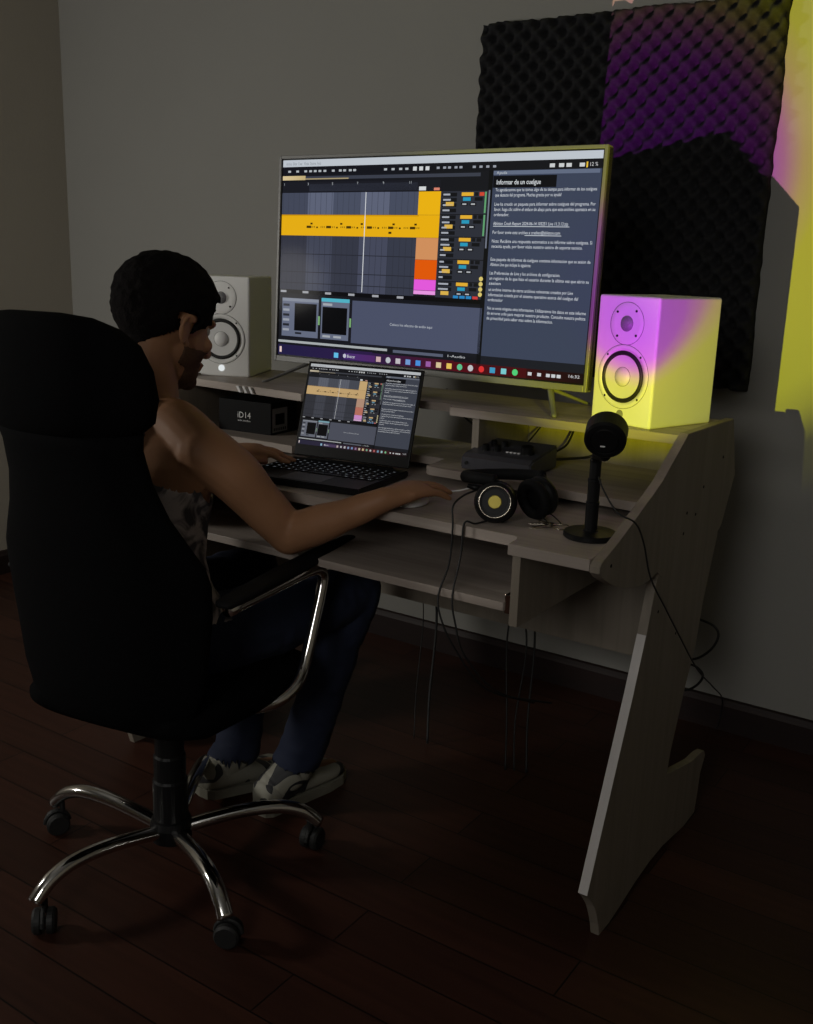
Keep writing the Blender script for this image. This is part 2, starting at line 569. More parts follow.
obj('raised_shelf', prism(new(), shelf, 'Z', ZS - .018, ZS, bev=.001), MT['desk'], desk, world=True)
mid = [(XI0, -.56), (XI0, -.895), (-.925, -.895), (-.915, -.885), (-.905, -.79), (-.57, -.775), (-.560, -.87), (-.548, -.880), (XI1, -.900), (XI1, -.56)]
obj('middle_shelf', prism(new(), mid, 'Z', .807, .825, bev=.001), MT['desk'], desk, world=True)
for xx in (-.490, -.868):
    obj('upright', bx(new(), xx, xx + .017, -.80, -.56, .825, ZS - .018, .0008), MT['desk_shaded'], desk, world=True)
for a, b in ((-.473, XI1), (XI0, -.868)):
    obj('back_panel', bx(new(), a, b, -.558, -.546, .80, ZS - .018), MT['desk_shaded'], desk, world=True)
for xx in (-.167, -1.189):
    obj('divider', bx(new(), xx, xx + .016, -1.200, -.672, .640, ZD - .020, .0008), MT['desk_shaded'], desk, world=True)
obj('modesty_panel', bx(new(), XI0, XI1, -.672, -.656, .425, ZD - .020), MT['desk_shaded'], desk, world=True)
tr = obj('keyboard_tray', bx(new(), -1.160, -.185, -1.190, -.76, .660, .676, .001), MT['desk'], desk, world=True)
for xx in (-.185, -1.173):
    rail = bx(new(), xx, xx + .013, -1.185, -.70, .655, .690, .001)
    obj('rail', rail, MT['chrome'], tr, world=True)
# three slanted pale marks on the front edge of the raised shelf
bm = new()
for k in range(3):
    x = -1.118 + k * .020
    prism(bm, [(x, ZS - .0015), (x + .008, ZS - .0015), (x + .017, ZS - .0165), (x + .009, ZS - .0165)], 'Y', -.8795, -.8660)
obj('edge_marks', bm, MT['print'], desk, world=True, label='three slanted pale marks on the shelf edge')

# ================================================================== screen pictures
class Pic:
    """flat picture of coloured shapes; u,v in 0..1 from the top left corner"""
    def __init__(s, w, h, tint=None):
        s.w, s.h, s.v, s.f, s.c, s.n, s.tint = w, h, [], [], [], 0, tint
    def colr(s, c):
        c = srgb(*c)
        return s.tint(c) if s.tint else c
    def quad(s, u0, v0, u1, v1, c, lay=1):
        z = lay * 0.00012
        b = len(s.v)
        for u, v in ((u0, v0), (u0, v1), (u1, v1), (u1, v0)):
            s.v.append(((u - .5) * s.w, -z, (.5 - v) * s.h))
        s.f.append((b, b + 1, b + 2, b + 3))
        s.c.append([s.colr(c)] * 4)
    def grad(s, u0, v0, u1, v1, ca, cb, lay=1):
        s.quad(u0, v0, u1, v1, ca, lay)
        a, b = s.colr(ca), s.colr(cb)
        s.c[-1] = [a, a, b, b]
    def disc(s, u, v, r, c, lay=3, n=12):
        b = len(s.v)
        for k in range(n):
            s.v.append((((u - .5) * s.w + r * cos(2 * pi * k / n)), -lay * .00012, (.5 - v) * s.h + r * sin(2 * pi * k / n)))
        s.f.append(tuple(b + k for k in range(n)))
        s.c.append([s.colr(c)] * n)
    def text(s, body, u, v, c, width=None, height=None, lay=4):
        vs, fs = text_geo(body, width * s.w if width else None, height * s.h if height else None)
        b = len(s.v)
        for p in vs:
            s.v.append(((u - .5) * s.w + p.x, -lay * .00012, (.5 - v) * s.h + p.y))
        col = s.colr(c)
        for f in fs:
            s.f.append(tuple(b + i for i in f))
            s.c.append([col] * len(f))
    def build(s, name, m, parent, mtx):
        me = bpy.data.meshes.new(name)
        me.from_pydata([mtx @ Vector(p) for p in s.v], [], s.f)
        at = me.color_attributes.new('pixel', 'FLOAT_COLOR', 'CORNER')
        flat = [x for poly in s.c for col in poly for x in col]
        at.data.foreach_set('color', flat)
        me.materials.append(m)
        o = bpy.data.objects.new(name, me)
        COL.objects.link(o)
        o.parent = parent
        return o

def daw(w, h, tint=None, fine=True):
    P = Pic(w, h, tint)
    rnd = random.Random(11)
    P.quad(0, 0, 1, 1, (22, 23, 29), 0)
    P.quad(0, 0, 1, .034, (188, 195, 203), 1)
    for k in range(3):
        P.text(('Archivo  Editar  Crear', 'Vista', 'Opciones  Ayuda')[k], (.012, .078, .10)[k], .026, (120, 125, 132), (.06, .018, .04)[k], .015, 2)
    P.quad(0, .036, 1, .075, (20, 21, 27), 1)
    # tool bar marks
    for u in [.02, .05, .08, .098, .115, .132, .15, .18, .205, .22, .24, .255, .36, .385, .41, .43]:
        P.quad(u, .052, u + .010, .062, (175, 180, 185), 2)
    for u in (.455, .475, .495):
        P.quad(u, .048, u + .012, .066, (205, 208, 210), 2)
    for u in (.53, .55, .565, .585, .60, .64, .66, .68, .70):
        P.quad(u, .051, u + .009, .061, (150, 155, 165), 2)
    for u in (.86, .885, .905, .94):
        P.quad(u, .050, u + .014, .066, (200, 203, 205), 2)
    P.quad(.958, .046, .962, .070, (225, 185, 60), 2)
    P.text('12 %', .968, .064, (200, 200, 205), .02, .016, 2)
    # overview strip
    P.quad(0, .082, .665, .098, (58, 62, 74), 1)
    P.grad(0, .079, .085, .100, (215, 195, 150), (190, 170, 120), 2)
    P.quad(.085, .092, .24, .098, (160, 145, 110), 2)
    P.quad(0, .110, .545, .160, (26, 27, 34), 1)
    for k in range(6):
        P.text(str(1 + 2 * k), .006 + k * .088, .126, (170, 175, 180), None, .013, 2)
    P.quad(.10, .120, .473, .156, (44, 47, 58), 1)
    # arrangement lanes
    bands = [(0, .097), (.097, .190), (.190, .285), (.285, .385), (.385, .478)]
    for i, (a, b) in enumerate(bands):
        P.quad(a, .163, b, .271, ((66, 71, 88), (92, 98, 118), (72, 78, 96), (92, 98, 118), (70, 76, 94))[i], 1)
        P.quad(a, .378, b, .655, ((50, 52, 64), (64, 68, 84), (52, 55, 68), (68, 72, 90), (54, 58, 72))[i], 1)
    for k in range(24):
        u = .02 * k + .004
        P.quad(u, .163, u + .0012, .271, (56, 60, 74), 2)
        P.quad(u, .378, u + .0012, .655, (44, 46, 56), 2)
    for v in (.468, .560, .617):
        P.quad(0, v, .478, v + .004, (38, 40, 49), 2)
    P.quad(0, .272, .482, .377, (228, 172, 18), 2)
    P.quad(0, .272, .482, .279, (205, 150, 10), 3)
    # notes in the yellow clip
    for k in range(11):
        u = .095 + k * .036
        big = k % 2 == 0
        P.quad(u, .327 + (.0 if big else .004), u + (.017 if big else .006), .339, (70, 50, 8), 3)
        if k in (0, 3, 5, 8, 10):
            P.quad(u + .014, .312, u + .022, .321, (60, 42, 6), 3)
        for q in range(3):
            P.quad(u + .016 + q * .006, .329, u + .0185 + q * .006, .337, (110, 82, 10), 3)
    P.quad(.385, .352, .395, .362, (50, 36, 5), 3)
    P.quad(.302, .163, .3045, .650, (215, 218, 222), 4)
    # coloured track heads
    P.quad(.478, .163, .548, .271, (232, 176, 18), 2)
    P.quad(.478, .272, .548, .377, (230, 172, 16), 2)
    P.quad(.478, .378, .548, .480, (206, 142, 92), 2)
    P.quad(.478, .481, .548, .574, (222, 88, 8), 2)
    P.quad(.478, .575, .548, .625, (226, 88, 218), 2)
    P.quad(.478, .627, .548, .645, (230, 150, 225), 2)
    P.quad(.478, .14, .50, .158, (210, 212, 214), 2)
    P.quad(.525, .146, .543, .158, (215, 130, 110), 2)
    # mixer strip
    P.quad(.548, .163, .690, .655, (44, 47, 57), 1)
    for r_ in range(5):
        v0 = .167 + r_ * .103
        P.quad(.548, v0 + .100, .690, v0 + .104, (20, 21, 26), 2)
        for q in range(4):
            vv = v0 + .003 + q * .024
            if r_ == 4 and q > 1:
                continue
            P.quad(.553, vv, .553 + .045, vv + .017, (18, 19, 24), 2)
            P.quad(.556, vv + .004, .556 + rnd.uniform(.012, .032), vv + .012, (165, 170, 180), 3)
        P.quad(.565, v0 + .045, .590, v0 + .063, (215, 175, 75), 3)
        P.quad(.612, v0 + .002, .648, v0 + .018, (224, 172, 50), 3)
        P.quad(.617, v0 + .024, .640, v0 + .040, (40, 150, 185), 3)
        P.quad(.652, v0 + .002, .662, v0 + .018, (20, 21, 26), 3)
        P.quad(.666, v0 + .002, .680, v0 + .018, (205, 70, 50) if r_ == 0 else (20, 21, 26), 3)
        P.quad(.652, v0 + .024, .676, v0 + .040, (18, 19, 24), 3)
        for q in range(2):
            P.quad(.612 + q * .026, v0 + .048, .632 + q * .026, v0 + .062, (18, 19, 24), 3)
            P.quad(.616 + q * .026, v0 + .052, .628 + q * .026, v0 + .058, (180, 183, 188), 4)
        if r_ < 2:
            P.quad(.682, v0 + .0, .687, v0 + .095, (95, 160, 110), 3)
    for k, c in enumerate(((40, 130, 190), (40, 130, 190), (40, 130, 190), (205, 60, 60))):
        P.quad(.605 + k * .020, .642, .621 + k * .020, .655, c, 3)
    for k in range(4):
        P.disc(.687, .560 + k * .024, .006 * w, (215, 195, 110), 3)
    P.quad(0, .655, .690, .676, (12, 12, 15), 2)
    for k in range(6):
        P.quad(.004 + k * .084, .660, .026 + k * .084, .671, (160, 162, 168), 3)
    # device boxes
    P.quad(.0, .686, .700, .925, (24, 25, 31), 1)
    P.quad(.012, .700, .150, .900, (98, 105, 125), 2)
    P.quad(.012, .700, .150, .716, (128, 135, 150), 3)
    P.quad(.060, .725, .143, .868, (9, 9, 11), 3)
    for q in range(6):
        P.quad(.016, .730 + q * .026, .040, .742 + q * .026, (150, 155, 165) if q % 2 else (35, 37, 44), 3)
    P.quad(.064, .876, .088, .886, (30, 31, 38), 3)
    P.quad(.150, .785, .156, .830, (120, 170, 110), 3)
    P.quad(.160, .690, .262, .900, (98, 105, 125), 2)
    P.quad(.160, .690, .262, .708, (80, 175, 195), 3)
    P.quad(.165, .735, .255, .872, (9, 9, 11), 3)
    P.quad(.166, .716, .20, .728, (160, 165, 172), 3)
    for q in range(2):
        P.quad(.168 + q * .04, .880, .196 + q * .04, .891, (160, 165, 172), 3)
    P.quad(.264, .785, .270, .830, (120, 170, 110), 3)
    P.quad(.272, .694, .697, .908, (74, 80, 102), 2)
    P.text('Coloca los efectos de audio aqui', .405, .806, (185, 190, 198), .14, .013, 3)
    P.quad(0, .922, .40, .934, (165, 170, 172), 2)
    P.quad(.42, .924, .585, .938, (86, 92, 110), 2)
    P.text('1-Audio', .60, .935, (190, 192, 196), .055, .012, 3)
    # help column
    P.quad(.690, .072, .702, .962, (14, 15, 19), 2)
    P.quad(.6925, .16, .697, .42, (110, 116, 132), 3)
    P.quad(.703, .074, 1, .915, (58, 66, 86), 1)
    P.quad(.703, .076, .995, .093, (96, 106, 128), 2)
    P.text('Ayuda', .712, .090, (190, 195, 200), .03, .012, 3)
    P.quad(.7035, .098, .882, .150, (12, 13, 20), 2)
    P.text('Informar de un cuelgue', .714, .136, (226, 230, 236), .125, .022, 3)
    lines = [
        (.178, 'Te agradecemos que te tomes algo de tu tiempo para informar de los cuelgues', .285),
        (.205, 'que detecte del programa. Muchas gracias por su ayuda!', .19),
        (.252, 'Live ha creado un paquete para informar sobre cuelgues del programa. Por', .285),
        (.279, 'favor, haga clic sobre el enlace de abajo para que este archivo aparezca en su', .285),
        (.306, 'ordenador.', .045),
        (.352, 'Ableton Crash Report 2024-06-14 103251 Live 11.3.13.zip', .215),
        (.398, 'Por favor envie este archivo a crashes@ableton.com', .195),
        (.444, 'Nota: Recibira una respuesta automatica a su informe sobre cuelgues. Si', .285),
        (.471, 'necesita ayuda, por favor visite nuestro centro de soporte tecnico.', .26),
        (.540, 'Este paquete de informes de cuelgues contiene informacion que su sesion de', .285),
        (.567, 'Ableton Live que incluye lo siguiente:', .12),
        (.612, '  Las Preferencias de Live y los archivos de configuracion.', .205),
        (.640, '  un registro de lo que hizo el usuario durante la ultima vez que abrio su', .285),
        (.667, '  sesion', .035),
        (.700, '  un archivo interno de otros archivos relevantes creados por Live', .245),
        (.728, '  informacion creada por el sistema operativo acerca del cuelgue del', .26),
        (.755, '  ordenador', .045),
        (.800, 'No se envia ninguna otra informacion. Utilizaremos los datos en este informe', .285),
        (.827, 'de errores solo para mejorar nuestro producto. Consulte nuestra politica', .285),
        (.854, 'de privacidad para saber mas sobre la informacion.', .195)]
    for i, (v, s, wd) in enumerate((.178 + (a - .178) * .855, b, c) for a, b, c in lines):
        P.text(s, .712, v - .012, (205, 210, 218), wd * .98, .0150, 3)
        if i in (5,):
            P.quad(.712, v - .008, .712 + wd, v - .005, (190, 196, 206), 3)
    P.quad(.805, .366 - .008, .907, .366 - .005, (190, 196, 206), 3)
    P.quad(.703, .915, 1, .955, (26, 28, 36), 2)
    # task bar, blue on the left to red on the right
    P.grad(0, .946, .35, 1, (34, 30, 66), (44, 28, 70), 2)
    P.grad(.35, .950, .62, 1, (44, 28, 66), (74, 16, 26), 2)
    P.grad(.62, .955, .84, 1, (80, 14, 24), (66, 10, 18), 2)
    P.grad(.84, .955, 1, 1, (50, 10, 16), (22, 10, 14), 2)
    P.grad(.25, .962, .36, .994, (70, 44, 110), (78, 40, 100), 3)
    P.quad(.006, .958, .014, .988, (225, 200, 195), 3)
    P.quad(.213, .965, .229, .991, (95, 185, 225), 3)
    P.disc(.252, .977, .006 * w, (190, 190, 205), 4)
    P.text('Buscar', .262, .985, (210, 212, 220), .028, .016, 4)
    ic = [(200, 170, 170), (185, 190, 195), (190, 185, 190), (110, 150, 205), (70, 140, 215), (150, 90, 160), (210, 190, 150), (225, 190, 90), (90, 190, 140), (190, 190, 195), (215, 50, 50), (60, 150, 190), (120, 200, 205), (80, 205, 120)]
    for k, c in enumerate(ic):
        u = .372 + k * .0335
        (P.disc if k in (1, 8, 9, 10, 13) else (lambda u_, v_, r_, c_, l_=4: P.quad(u_ - .008, v_ - .013, u_ + .008, v_ + .013, c_, l_)))(u, .978, .0085 * w, c, 4)
    for u in (.845, .872, .897, .912, .927):
        P.quad(u, .970, u + .011, .985, (200, 202, 205), 4)
    P.text('16:32', .960, .978, (210, 210, 214), .030, .014, 4)
    return P

# ================================================================== television
TVC = Vector((-0.6989, -0.708, 1.2501))
tvbase = Vector((TVC.x, TVC.y, ZS))
tv = thing('television', 'wide silver-framed television on the raised shelf showing music software', 'television', tvbase, (0, 0, .009))
tvm = Matrix.Translation(Vector((0, 0, TVC.z - ZS))) @ Matrix.Rotation(-.0417, 4, 'X')
TW, TH = .8667, .5013
bm = new()
bx(bm, -TW / 2, TW / 2, 0.004, .030, -TH / 2, TH / 2, .004)
bx(bm, -TW / 2 + .03, TW / 2 - .03, .030, .046, -TH / 2 + .02, TH / 2 - .10, .008)
bx(bm, -.26, .26, .046, .070, -TH / 2 + .02, .02, .012)
bm.transform(tvm)
obj('housing', bm, MT['black'], tv)
bm = new()
e = .0075
bb = .0145
for a in ((-TW / 2, -TW / 2 + e, -TH / 2, TH / 2), (TW / 2 - e, TW / 2, -TH / 2, TH / 2), (-TW / 2 + e, TW / 2 - e, TH / 2 - e, TH / 2), (-TW / 2 + e, TW / 2 - e, -TH / 2, -TH / 2 + bb)):
    bx(bm, a[0], a[1], -.001, .024, a[2], a[3], .0012)
bm.transform(tvm)
obj('bezel', bm, MT['silver'], tv, label='slim silver television frame')
SW, SH = TW - 2 * e - .006, TH - e - bb - .006
pic = daw(SW, SH)
pic.build('screen', MT['tv'], tv, tvm @ Matrix.Translation(Vector((0, .0030, (bb - e) / 2))))
for s in (-1, 1):
    fx = s * .335
    f = new()
    tube(f, [(fx, .016, .060), (fx + s * .006, .010, .046), (fx + s * .060, -.082, .006), (fx + s * .066, -.092, .0045)], [.006, .008, .006, .0045], 8, flat=.6)
    tube(f, [(fx, .016, .060), (fx + s * .004, .022, .046), (fx + s * .035, .145, .006), (fx + s * .037, .153, .0045)], [.006, .008, .006, .0045], 8, flat=.6)
    bx(f, fx - .014, fx + .014, .006, .026, .046, .066, .002)
    obj('foot', f, MT['silver'], tv, smooth=True)

# ================================================================== loudspeakers
def speaker(name, label, loc, yaw, lit):
    t = thing(name, label, 'speaker', loc, (0, 0, yaw), 'white studio speakers on the raised shelf')
    w, dp, h = .153, .200, .2565
    bm = new()
    bx(bm, -w / 2, w / 2, 0.0, dp, .0, h, .005, 3)
    cab = obj('cabinet', bm, MT['white'], t, smooth=False)
    fm = lambda x, z, y=0: axis_mtx((x, y, z), (0, -1, 0))
    # woofer
    wz, tz = h * .378, h * .788
    bm = new()
    lathe(bm, [(.0635, -.001), (.0635, .0010), (.0625, .0016), (.0525, .0016), (.0525, -.001)], 48, fm(0, wz), cap0=False, cap1=False)
    obj('woofer_flange', bm, MT['white'], t, smooth=True)
    bm = new()
    lathe(bm, [(.0645, -.0005), (.0645, .0006), (.0634, .0006), (.0634, -.0005)], 48, fm(0, wz), cap0=False, cap1=False)
    lathe(bm, [(.0425, -.0005), (.0425, .0006), (.0415, .0006), (.0415, -.0005)], 48, fm(0, tz), cap0=False, cap1=False)
    obj('rim_lines', bm, MT['groove'], t)
    bm = new()
    lathe(bm, [(.0525, 0), (.0518, .0030), (.0495, .0052), (.0465, .0052), (.0440, .0030), (.0430, 0)], 48, fm(0, wz), cap0=False, cap1=False)
    obj('surround', bm, MT['rubber'], t, smooth=True)
    bm = new()
    lathe(bm, [(.0432, .0022), (.034, .0012), (.024, .0005), (.019, .0003), (0, .0003)], 48, fm(0, wz), cap0=False)
    obj('cone', bm, MT['cone'], t, smooth=True)
    bm = new()
    lathe(bm, [(.0195, .0003), (.0195, .0015), (.0188, .0015), (.0188, .0003)], 36, fm(0, wz), cap0=False, cap1=False, mi=1)
    lathe(bm, [(.0188, .0010), (.015, .0045), (.008, .0070), (0, .0078)], 36, fm(0, wz), cap0=False)
    obj('dust_cap', bm, [MT['cone'], MT['groove']], t, smooth=True)
    # tweeter
    bm = new()
    lathe(bm, [(.0414, .0002), (.0400, .0010), (.030, .0004), (.0185, .0002), (0, .0002)], 40, fm(0, tz), cap0=False)
    obj('waveguide', bm, MT['white'], t, smooth=True)
    bm = new()
    lathe(bm, [(.0155, .0002), (.0155, .0015), (.0145, .0022), (.011, .0060), (.006, .0080), (0, .0085)], 30, fm(0, tz), cap0=False)
    obj('tweeter_dome', bm, MT['dome'], t, smooth=True)
    for cx, cz, r0 in ((0, tz, .0335), (0, wz, .0590)):
        for k in range(4):
            a = pi / 4 + k * pi / 2 + (0.07 if cz == tz else 0)
            bm = new()
            lathe(bm, [(.0024, 0), (.0024, .0020), (.0012, .0022), (0, .0016)], 10, fm(cx + r0 * cos(a), cz + r0 * sin(a)), cap0=False)
            obj('screw', bm, MT['black_matt'], t)
    bm = new()
    lathe(bm, [(.0085, 0), (.0085, .0008), (.0078, .0012), (0, .0012)], 24, fm(0, .022), cap0=False)
    obj('badge', bm, MT['logo'] if lit else MT['sticker'], t, label='round badge that glows white' if lit else None)
    return t
speaker('studio_speaker', 'white studio speaker left of the television behind the person', (-1.2701, -.7713, ZS), .4317, True)
speaker('studio_speaker', 'white studio speaker right of the television lit purple and yellow', (-.1634, -.7728, ZS), -.3102, False)

# ================================================================== laptop
lap = thing('laptop', 'open black laptop with a lit screen on the desk in front of the television', 'laptop', (-.747, -.905, ZD), (0, 0, .135))
LW, LD, LH = .298, .225, .225
bm = new()
prism(bm, [(-LW / 2, -LD), (LW / 2, -LD), (LW / 2, 0.002), (-LW / 2, 0.002)], 'Z', .002, .016, bev=.002)
base = obj('base', bm, MT['black'], lap)
bm = new()
bx(bm, -.050, .050, -LD + .012, -LD + .078, .0159, .0164, 0)
obj('touchpad', bm, MT['unit'], base)
bm = new()
rnd = random.Random(2)
for r_ in range(6):
    y = -.028 - r_ * .0192
    n = 15
    x = -.140
    while x < .139:
        w = .0162
        if r_ == 5 and abs(x + .03) < .012:
            w = .083
        if x + w > .1425:
            break
        bx(bm, x, x + w, y - .0160, y, .0158, .0176, .0012, 1)
        if w < .05:
            gx, gy = x + .0052, y - .0105
            for q in range(rnd.choice((1, 2))):
                ax, ay = gx + q * .0030, gy + rnd.uniform(-.001, .001)
                vs = [bm.verts.new(p) for p in ((ax, ay, .01775), (ax + .0020, ay, .01775), (ax + .0020, ay + .0042, .01775), (ax, ay + .0042, .01775))]
                bm.faces.new(vs).material_index = 1
        x += w + .0028
obj('keyboard', bm, [MT['black'], MT['keyglow']], base)
lm = Matrix.Translation(Vector((0, 0, .017))) @ Matrix.Rotation(-.305, 4, 'X')
bm = new()
bx(bm, -LW / 2, LW / 2, 0, .006, .004, LH, .002)
bm.transform(lm)
lid = obj('lid', bm, MT['black'], lap)
bm = new()
tube(bm, [(-.11, .002, .013), (.11, .002, .013)], .006, 10)
obj('hinge', bm, MT['black'], lap, smooth=True)
g = lambda c: tuple(.62 * v + .20 * (sum(c[:3]) / 3) for v in c[:3]) + (1,)
pw, ph = LW - .014, LH - .035
daw(pw, ph, lambda c: tuple(.45 * v + .38 * (sum(c[:3]) / 3) for v in c[:3]) + (1,)).build('screen', MT['lap'], lid, lm @ Matrix.Translation(Vector((0, -.0006, LH / 2 + .012))))

# ================================================================== sunset lamp
LP = Vector((-.0150, -1.1960, .9960))
LA = Vector((-.294, .879, .375)).normalized()
LB = Vector((-.078, -1.078, ZD))
lamp = thing('projection_lamp', 'black round-headed sunset projection lamp on the right end of the desk', 'lamp', LB)
def L_(p):
    return Vector(p) - LB
bm = new()
lathe(bm, [(.046, 0), (.048, .002), (.048, .008), (.046, .0105), (.014, .0125), (.013, .014), (0, .014)], 48)
obj('base', bm, MT['black'], lamp, smooth=False)
bm = new()
lathe(bm, [(.0115, .013), (.0115, .060), (.0120, .061), (.0120, .065), (.0108, .066), (.0108, .100), (.0118, .101), (.0118, .106), (.0100, .107), (.0100, .136), (.0104, .138), (.0090, .144), (0, .144)], 24)
obj('stem', bm, MT['black'], lamp, smooth=False)
hc = LP + LA * .012
bm = new()
UPN = LA.cross(Vector((0, 0, 1))).normalized().cross(LA).normalized()
tube(bm, smooth_path([Vector((0, 0, .136)), Vector((.006, -.012, .150)), Vector((.022, -.045, .158)), L_(hc - UPN * .040 - LA * .008), L_(hc - UPN * .033 - LA * .006)], 5), .0085, 12)
obj('neck', bm, MT['black'], lamp, smooth=True)
bm = new()
am = axis_mtx(L_(LP), LA)
lathe(bm, [(0, -.016), (.020, -.016), (.0225, -.0150), (.0235, -.0165), (.030, -.0155), (.0335, -.011), (.0340, .022), (.0325, .024), (.0315, .022), (.0310, -.006), (0, -.006)], 40, am)
obj('head', bm, MT['black'], lamp, smooth=False)
bm = new()
lathe(bm, [(.0, -.0059), (.012, -.0055), (.011, -.004), (0, -.003)], 20, am, cap0=False)
obj('led', bm, emit('warm_led', (1.0, .6, .5), 1.5), lamp)
bm = new()
p = L_(LP - LA * .0162)
bx(bm, -.004, .004, -.0012, .0012, -.0006, .0008, .0003, 1)
bm.transform(axis_mtx(p - Vector((.003, 0, .008)), -LA))
obj('switch', bm, MT['print'], lamp)
cable = smooth_path([L_(q) for q in ((-.068, -1.085, .905), (-.050, -1.10, .885), (-.020, -1.105, .852), (.006, -1.085, .834), (.012, -1.050, .790), (.012, -1.00, .716), (.012, -.90, .63), (.010, -.793, .543), (.006, -.626, .412), (-.03, -.36, .27), (-.080, -.06, .112), (-.092, -.024, .02), (-.10, -.028, .004))], 6)
bm = tube(new(), cable, .0017, 6)
obj('power_cord', bm, MT['rubber'], lamp, smooth=True, label='thin black cord trailing down past the desk leg')
# the light it projects: a magenta disc with a yellow rim
ld = bpy.data.lights.new('projection_light', 'SPOT')
ld.energy = 1.0
ld.spot_size = radians(84)
ld.spot_blend = 0.12
ld.shadow_soft_size = 0.0012
ld.use_nodes = True
nt = ld.node_tree
em = nt.nodes['Emission']
tc = nt.nodes.new('ShaderNodeTexCoord')
sx = nt.nodes.new('ShaderNodeSeparateXYZ')
nt.links.new(tc.outputs['Normal'], sx.inputs[0])
ab = nt.nodes.new('ShaderNodeMath'); ab.operation = 'ABSOLUTE'
nt.links.new(sx.outputs['Z'], ab.inputs[0])
ac = nt.nodes.new('ShaderNodeMath'); ac.operation = 'ARCCOSINE'
nt.links.new(ab.outputs[0], ac.inputs[0])
dv = nt.nodes.new('ShaderNodeMath'); dv.operation = 'DIVIDE'; dv.inputs[1].default_value = radians(45)
nt.links.new(ac.outputs[0], dv.inputs[0])
cr = nt.nodes.new('ShaderNodeValToRGB')
el = cr.color_ramp.elements
stops = [(0.0, (.36, .008, .60)), (.14, (.42, .012, .62)), (.25, (.48, .035, .56)), (.30, (.56, .16, .36)), (.345, (.62, .42, .12)), (.40, (.60, .56, .004)), (.64, (.50, .50, .002)), (.71, (.36, .36, .001)), (.80, (.04, .04, 0)), (1.0, (0, 0, 0))]
el[0].position = 0; el[0].color = stops[0][1] + (1,)
el[1].position = 1; el[1].color = (0, 0, 0, 1)
for p_, c_ in stops[1:-1]:
    e_ = el.new(p_); e_.color = c_ + (1,)
nt.links.new(dv.outputs[0], cr.inputs['Fac'])
nt.links.new(cr.outputs['Color'], em.inputs['Color'])
fo = nt.nodes.new('ShaderNodeLightFalloff')
fo.inputs['Strength'].default_value = 72.0
fo.inputs['Smooth'].default_value = 0.0
nt.links.new(fo.outputs['Constant'], em.inputs['Strength'])
lo_ = bpy.data.objects.new('projection_light', ld)
COL.objects.link(lo_)
lo_.location = LP
lo_.rotation_euler = LA.to_track_quat('-Z', 'Y').to_euler()

# ================================================================== headphones
hp = thing('headphones', 'black over-ear headphones with a gold badge lying on the desk', 'headphones', (-.25, -1.05, ZD))
H0 = Vector((-.25, -1.05, ZD))
def cup(c, n, badge):
    c, n = Vector(c) - H0, Vector(n).normalized()
    m_ = axis_mtx(c, n)
    bm = new()
    lathe(bm, [(.020, -.012), (.034, -.010), (.038, -.004), (.039, .004), (.036, .010), (.030, .0125), (.024, .0120), (.0235, .0135), (0, .0135)], 36, m_)
    q = obj('ear_cup', bm, MT['black'], hp, smooth=False)
    bm = new()
    tube(bm, [m_ @ Vector((.030 * cos(2 * pi * k / 28), .030 * sin(2 * pi * k / 28), -.020)) for k in range(28)], .0105, 10, closed=True)
    obj('ear_pad', bm, MT['black_matt'], hp, smooth=True)
    bm = new()
    tube(bm, [m_ @ Vector((.0290 * cos(2 * pi * k / 36), .0290 * sin(2 * pi * k / 36), .0128)) for k in range(36)], .0016, 8, closed=True)
    obj('ring', bm, MT['ring'], q, smooth=True, label='bright metal ring')
    if badge:
        bm = new()
        lathe(bm, [(.0125, .0134), (.0125, .0148), (.0115, .0154), (0, .0154)], 28, m_)
        obj('badge', bm, MT['gold'], q, label='round gold badge')
cup((-.258, -1.105, .833), (.42, -.88, .22), True)
cup((-.212, -1.010, .8345), (.30, .92, .20), False)
band = smooth_path([Vector(q) - H0 for q in ((-.262, -1.100, .872), (-.300, -1.104, .872), (-.338, -1.082, .866), (-.352, -1.045, .860), (-.338, -1.005, .858), (-.295, -.978, .860), (-.245, -.985, .866), (-.214, -1.004, .872))], 8)
bm = tube(new(), band, .0085, 12, flat=1.3, up=(0, 0, 1))
obj('headband', bm, MT['black_matt'], hp, smooth=True)
for a, b in (((-.262, -1.100, .872), (-.228, -1.090, .836)), ((-.262, -1.100, .872), (-.292, -1.096, .836)), ((-.214, -1.004, .872), (-.182, -1.018, .836))):
    bm = tube(new(), [Vector(a) - H0, (Vector(a) + Vector(b)) / 2 - H0 + Vector((.006, 0, 0)), Vector(b) - H0], .005, 8)
    obj('yoke', bm, MT['black'], hp, smooth=True)
for pts in (((-.315, -1.07, .842), (-.318, -1.12, .838), (-.314, -1.162, .826), (-.308, -1.170, .79), (-.311, -1.172, .72), (-.316, -1.197, .664), (-.306, -1.20, .62), (-.285, -1.18, .56), (-.26, -1.1, .46), (-.25, -.9, .36)),
            ((-.262, -1.118, .80), (-.272, -1.150, .798), (-.285, -1.168, .800), (-.287, -1.172, .74), (-.286, -1.197, .670), (-.276, -1.20, .62), (-.262, -1.18, .55), (-.24, -1.08, .45), (-.22, -.88, .36))):
    bm = tube(new(), smooth_path([Vector(q) - H0 for q in pts], 6), .0019, 6)
    obj('cord', bm, MT['rubber'], hp, smooth=True)
bm = tube(new(), [Vector(q) - H0 for q in ((-.330, -1.085, .850), (-.318, -1.078, .847), (-.300, -1.07, .845))], [.004, .0065, .006], 10)
obj('plug', bm, MT['black'], hp, smooth=True)

